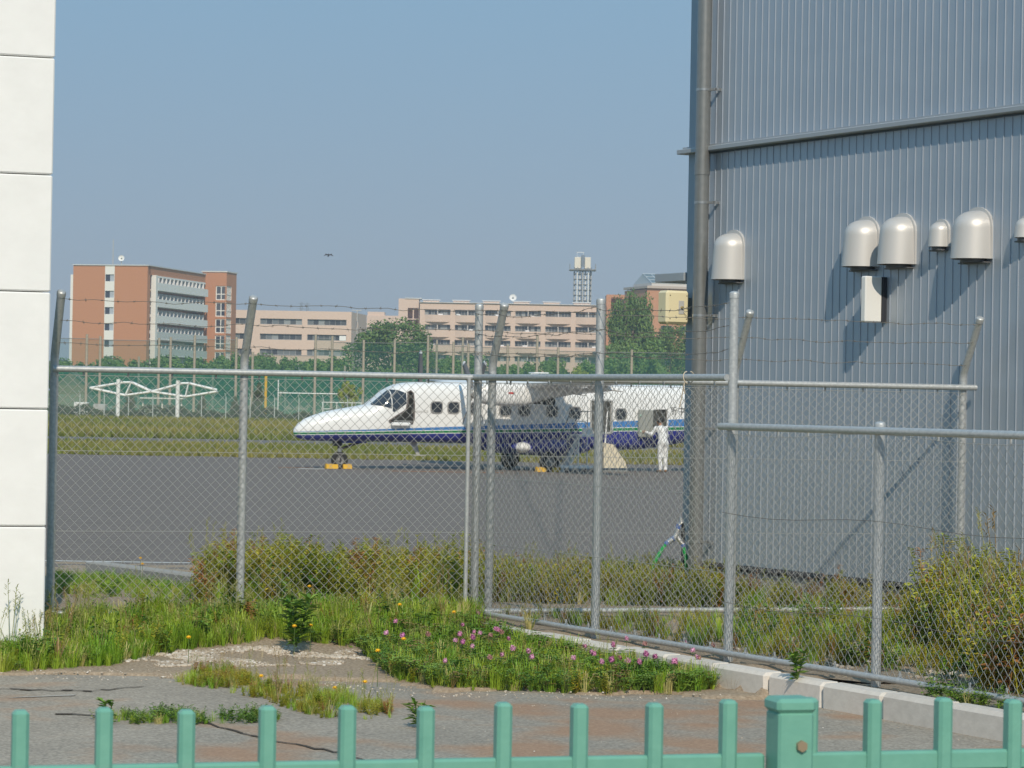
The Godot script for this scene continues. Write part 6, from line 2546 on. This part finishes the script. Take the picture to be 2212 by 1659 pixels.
func plants():
	var g := [tuft(1, 24, 0.42, 0.011), tuft(2, 28, 0.5, 0.010), tuft(3, 18, 0.36, 0.014)]
	var w := [stalk(11, 4, 40, 0.13, 0.034, 0.36), stalk(12, 5, 34, 0.125, 0.036, 0.44), stalk(13, 3, 50, 0.14, 0.032, 0.28)]
	var br := [stalk(21, 4, 9, 0.30, 0.075, 0.4), stalk(22, 3, 11, 0.26, 0.08, 0.5)]
	var sg := [seed_grass(31), seed_grass(32)]
	var V := func(a: Array) -> Array:
		var o := []
		for i in range(0, a.size(), 2):
			o.append(Vector2(a[i], a[i + 1]))
		return o
	var front: Array = V.call([-60, 1345, 100, 1350, 300, 1335, 1020, 1328, 1045, 1345, 900, 1375, 790, 1400, 720, 1392, 600, 1380, 480, 1395, 340, 1415, 240, 1438, 0, 1452, -60, 1452])
	var backl: Array = V.call([108, 1335, 112, 1222, 200, 1240, 330, 1262, 470, 1285, 560, 1300, 620, 1335])
	var backm: Array = V.call([420, 1330, 440, 1262, 560, 1248, 700, 1236, 1045, 1232, 1050, 1330])
	var backb: Array = V.call([1050, 1318, 1052, 1228, 1200, 1222, 1475, 1226, 1575, 1262, 1582, 1316])
	var lowb: Array = V.call([1060, 1335, 1580, 1332, 1582, 1405, 1300, 1362])
	var right: Array = V.call([1585, 1415, 1582, 1338, 1900, 1340, 2060, 1340, 2260, 1360, 2260, 1500, 1900, 1455])
	var upper: Array = V.call([1582, 1318, 1582, 1292, 1750, 1292, 1900, 1302, 2040, 1310, 2040, 1322])
	var farright: Array = V.call([1985, 1400, 2040, 1300, 2120, 1270, 2260, 1270, 2260, 1500, 2120, 1490, 2080, 1440])
	var clov: Array = V.call([770, 1402, 860, 1365, 1030, 1350, 1150, 1362, 1330, 1400, 1560, 1446, 1555, 1488, 1400, 1500, 1000, 1490, 860, 1470])
	var crack: Array = V.call([380, 1476, 420, 1452, 500, 1450, 580, 1490, 700, 1490, 780, 1505, 850, 1530, 840, 1556, 700, 1552, 620, 1530, 540, 1505])
	var row: Array = V.call([196, 1562, 225, 1545, 420, 1545, 610, 1548, 615, 1562, 420, 1566])
	var kerbtop: Array = V.call([1600, 1452, 1700, 1468, 1900, 1492, 2200, 1530, 2200, 1545, 1900, 1505, 1700, 1480])
	# grass
	scatter("grass", "lush green grass along the foot of the long fence", "grass", g, mats.leaf, [
		[front, 3300, 0.07, 0.215, -0.08, 0.0], [backl, 800, 0.04, 0.12, -0.2, 0.0], [lowb, 160, 0.05, 0.15, -0.05, 0.2], [upper, 120, 0.08, 0.2, -0.05, 0.2], [backm, 900, 0.12, 0.30, -0.15, 0.0], [backb, 500, 0.08, 0.2, -0.1, 0.2],
		[clov, 1100, 0.06, 0.2, -0.13, 0.0], [crack, 260, 0.03, 0.1, -0.17, 0.3], [row, 90, 0.04, 0.09, -0.17, 0.2], [right, 420, 0.05, 0.18, -0.04, 0.4], [kerbtop, 60, 0.06, 0.14, -0.03, 0.4]],
		501, Color(0.15, 0.31, 0.012), Color(0.31, 0.41, 0.03), Color(0.46, 0.41, 0.15))
	scatter("seeding_grass", "thin seeding grass stalks standing above the weeds", "grass", sg, mats.leaf, [
		[front, 120, 0.25, 0.45, -0.08, 0.0], [backm, 70, 0.35, 0.6, -0.15, 0.0], [backb, 45, 0.3, 0.5, -0.1, 0.0], [clov, 60, 0.15, 0.3, -0.13, 0.0], [crack, 40, 0.15, 0.25, -0.17, 0.0], [farright, 60, 0.5, 0.8, -0.04, 0.0]],
		502, Color(0.26, 0.30, 0.06), Color(0.36, 0.35, 0.12), Color(0.32, 0.22, 0.09))
	# weeds
	scatter("weeds", "olive and rust tinged weeds behind the fences", "weeds", w, mats.leaf, [
		[backm, 900, 0.2, 0.48, -0.15, 0.25], [backb, 1500, 0.13, 0.36, -0.1, 0.2], [right, 520, 0.08, 0.22, -0.04, 0.55], [upper, 150, 0.12, 0.3, -0.05, 0.3], [lowb, 130, 0.07, 0.17, -0.05, 0.3], [farright, 420, 0.3, 0.62, -0.04, 0.1], [crack, 420, 0.04, 0.11, -0.17, 0.15], [clov, 160, 0.08, 0.18, -0.13, 0.0], [front, 120, 0.12, 0.25, -0.08, 0.3]],
		503, Color(0.29, 0.36, 0.02), Color(0.50, 0.43, 0.045), Color(0.45, 0.22, 0.07))
	scatter("leafy_weeds", "dark leafy weeds among the grass", "weeds", br, mats.leaf, [
		[backl, 130, 0.06, 0.13, -0.2, 0.2], [backm, 120, 0.2, 0.36, -0.15, 0.2], [right, 150, 0.1, 0.24, -0.04, 0.5], [farright, 140, 0.2, 0.42, -0.04, 0.2], [front, 110, 0.12, 0.26, -0.08, 0.4], [row, 130, 0.05, 0.10, -0.17, 0.1], [kerbtop, 60, 0.08, 0.16, -0.03, 0.3], [clov, 90, 0.08, 0.16, -0.13, 0.2], [backb, 120, 0.12, 0.25, -0.1, 0.4]],
		504, Color(0.09, 0.20, 0.02), Color(0.18, 0.29, 0.03), Color(0.24, 0.30, 0.05))
	scatter("clover_leaves", "low clover leaves before the front fence", "clover", [clover_mesh(41), clover_mesh(42)], mats.leaf, [[clov, 1300, 0.06, 0.14, -0.13, 0.0], [front, 200, 0.06, 0.12, -0.1, 0.4]],
		505, Color(0.10, 0.22, 0.018), Color(0.20, 0.31, 0.04), Color(0.25, 0.18, 0.06))
	# straw by the end of the kerb
	scatter("straw", "dry straw lying on the kerb and the bare soil", "straw", [tuft(51, 7, 0.6, 0.01)], mats.dry, [
		[V.call([1560, 1440, 1700, 1462, 1720, 1480, 1580, 1490]), 40, 0.08, 0.16, -0.04, 0.0], [right, 90, 0.06, 0.14, -0.04, 0.0], [V.call([230, 1400, 480, 1392, 780, 1402, 760, 1440, 400, 1440]), 60, 0.05, 0.1, -0.14, 0.0]],
		506, Color(0.42, 0.35, 0.2), Color(0.5, 0.42, 0.26), Color(0.35, 0.25, 0.14))
	# pebbles
	var pm := MB.new()
	pm.ball(Vector3.ZERO, Vector3(1.0, 0.6, 0.8), 6, 4)
	var pm2 := MB.new()
	pm2.cbox(Vector3.ZERO, Vector3(1.6, 0.9, 1.2), 0.3)
	scatter("gravel", "pale gravel scattered on the bare verge", "gravel", [pm.mesh(), pm2.mesh()], leafy(0.95, Color(0, 0, 0)), [
		[V.call([240, 1420, 300, 1404, 480, 1396, 700, 1398, 790, 1408, 800, 1425, 720, 1438, 500, 1440, 300, 1442]), 2800, 0.005, 0.017, -0.14, 0.1], [right, 2200, 0.006, 0.022, -0.04, 0.2], [V.call([1160, 1368, 1560, 1445, 1560, 1470, 1150, 1380]), 300, 0.005, 0.012, -0.1, 0.0], [V.call([0, 1450, 300, 1445, 1000, 1490, 1560, 1500, 1560, 1515, 900, 1505, 300, 1470, 0, 1465]), 500, 0.003, 0.009, -0.165, 0.0], [V.call([900, 1500, 2100, 1520, 2200, 1640, 900, 1640]), 130, 0.002, 0.005, -0.168, 0.0]],
		507, Color(0.36, 0.30, 0.23), Color(0.56, 0.49, 0.40), Color(0.66, 0.62, 0.56))
	flowers()

func flowers():
	var rng := RandomNumberGenerator.new()
	rng.seed = 600
	# pink clover: stem, leaf, flower head
	var head := MB.new()
	for i in 70:
		var y := rng.randf_range(-0.75, 1.0)
		var an := rng.randf() * TAU
		var r := sqrt(1.0 - y * y)
		var n := Vector3(cos(an) * r, y, sin(an) * r)
		var s := n.cross(Vector3(0.3, 1, 0.2)).normalized() * 0.004
		var p := n * Vector3(0.0135, 0.0135, 0.0135)
		head.tri(p * 0.5 - s, p * 0.5 + s, p * 1.2 + Vector3(0, 0.002, 0))
		head.tri(p * 0.9 - s * 0.8, p * 0.9 + s * 0.8, p * 0.5)
	head.ball(Vector3.ZERO, Vector3(0.011, 0.0105, 0.011), 8, 6)
	var hm := head.mesh()
	var stem := MB.new()
	stem.tube(Vector3(0, -1, 0), Vector3.ZERO, 0.0022, 0.0018, 5, false)
	var sm := stem.mesh()
	var lf := MB.new()
	for k in 3:
		leaf(lf, Vector3(0, -0.025, 0), Vector3(cos(k * 2.1), 0.2, sin(k * 2.1)).normalized(), 0.035, 0.011)
	var lm := lf.mesh()
	var tones := [paint(0.62, 0.26, 0.44, 0.8), paint(0.68, 0.36, 0.52, 0.8), paint(0.55, 0.20, 0.40, 0.8), paint(0.45, 0.24, 0.22, 0.8)]
	var green := paint(0.09, 0.15, 0.03, 0.7)
	var spots := []
	for q in [[705, 250], [870, 235], [1048, 238], [1200, 275], [1312, 185], [755, 355], [945, 345], [1178, 345], [1275, 368], [1283, 328], [1328, 335], [1405, 350], [1440, 305], [1487, 330], [1270, 435], [1540, 378], [1146, 390], [1200, 403], [1567, 448], [1490, 495], [1400, 515], [1685, 470], [1710, 512], [1070, 540], [635, 335], [1460, 312]]:
		spots.append(Vector2((1200 + q[0] * 0.5425) / 1.8517, (2350 + q[1] * 0.5425) / 1.8517))
	for q in [[475, 705], [520, 660], [555, 690], [585, 720], [630, 655], [655, 705], [685, 715], [730, 720], [755, 690], [790, 700], [865, 718], [905, 645], [935, 675], [950, 700], [1015, 655], [680, 630], [750, 650], [622, 712], [545, 682], [960, 705]]:
		spots.append(Vector2((1800 + q[0] * 1.038) / 1.8517, (1900 + q[1] * 1.038) / 1.8517))
	for s in spots:
		var drop := rng.randf_range(38, 58)
		var foot := on_level(s.x, s.y + drop, -0.12)
		var top := at(s.x, s.y, -foot.z)
		var o := thing("pink_clover", "pink clover flower on a thin stem before the front fence", "flower", Transform3D(Basis(), Vector3(top.x, foot.y, top.z)), "pink clover flowers")
		var h := top.y - foot.y
		var hs := rng.randf_range(1.1, 1.65)
		part("stem", sm, green, o, Transform3D(Basis().scaled(Vector3(1, h + 0.05, 1)), Vector3(0, h, 0)))
		part("leaves", lm, green, o, Transform3D(Basis(Vector3.UP, rng.randf() * 6.0), Vector3(0, h, 0)))
		part("flower_head", hm, tones[rng.randi() % 4 if rng.randf() < 0.5 else rng.randi() % 2], o, Transform3D(Basis(Vector3.UP, rng.randf() * 6.0) * Basis().scaled(Vector3.ONE * hs), Vector3(0, h, 0)))
	# yellow dandelions
	var dh := MB.new()
	for i in 26:
		var an := i * 2.399
		var r := 0.4 + 0.6 * (i % 3) / 2.0
		leaf(dh, Vector3.ZERO, Vector3(cos(an) * r, 0.45, sin(an) * r).normalized(), 0.017, 0.004)
	var dm := dh.mesh()
	var yel := paint(0.80, 0.48, 0.01, 0.7)
	for q in [[1442, 520], [1457, 492], [1372, 705], [1447, 702], [655, 388], [665, 415], [1862, 605], [1560, 993], [1217, 938], [1700, 965], [1760, 820], [880, 757], [1880, 765], [2115, 640]]:
		var s := Vector2(q[0] * 0.859 / 1.8517, (1900 + q[1] * 0.859) / 1.8517)
		var behind: bool = q[0] < 670
		var drop := rng.randf_range(36, 60)
		var low: bool = q[1] > 900
		if low:
			drop = 13.0
		var foot := on_level(s.x, s.y + drop, -0.25 if behind else (-0.165 if low else -0.08))
		var top := at(s.x, s.y, -foot.z)
		var lab := "yellow dandelion flower in the grass before the long fence"
		if behind:
			lab = "yellow dandelion flower behind the long fence near the old concrete edging"
		elif low:
			lab = "yellow dandelion flower among the weeds growing in the road"
		var o := thing("dandelion", lab, "flower", Transform3D(Basis(), Vector3(top.x, foot.y, top.z)), "yellow dandelions")
		var h := top.y - foot.y
		part("stem", sm, green, o, Transform3D(Basis().scaled(Vector3(1, h + 0.05, 1)), Vector3(0, h, 0)))
		part("flower_head", dm, yel, o, Transform3D(Basis(Vector3.RIGHT, 0.5) * Basis().scaled(Vector3.ONE * 1.1), Vector3(0, h, 0)))
	# three plants that stand alone
	for q in [[903, 1572, 0.15, 71, "spiky leafed green weed growing from the asphalt by a green picket", 22, 0.55, 0.07, -0.17], [640, 1398, 0.34, 72, "bushy leafy weed with yellow flowers before the long fence", 60, 0.34, 0.055, -0.1], [1722, 1468, 0.16, 73, "leafy weed growing between the kerb and the low fence rail", 22, 0.42, 0.12, -0.03], [232, 1562, 0.12, 74, "broad leafed weed at the end of the crack in the road", 16, 0.5, 0.13, -0.17]]:
		var f := on_level(q[0], q[1], q[8])
		var o := thing("weed_plant", q[4], "weed", Transform3D(Basis(), f))
		var m := MB.new()
		m.colored = true
		var r2 := RandomNumberGenerator.new()
		r2.seed = q[3]
		var hgt: float = q[2]
		for st in 3:
			var sa := st * 2.1
			m.col = Color(0.09, 0.16, 0.03)
			var t := Vector3(cos(sa) * 0.25, 1.0, sin(sa) * 0.25) * hgt
			m.tube(Vector3.ZERO, t, 0.004, 0.002, 4, false)
			for i in q[5]:
				var la := r2.randf() * TAU
				m.col = Color(0.09, 0.20, 0.02).lerp(Color(0.2, 0.32, 0.04), r2.randf())
				leaf(m, t * pow(r2.randf(), 0.8), Vector3(cos(la), r2.randf_range(0.0, 0.9), sin(la)).normalized(), hgt * q[6] * r2.randf_range(0.6, 1.1), hgt * q[7])
		part("foliage", m, mats.leaf, o)
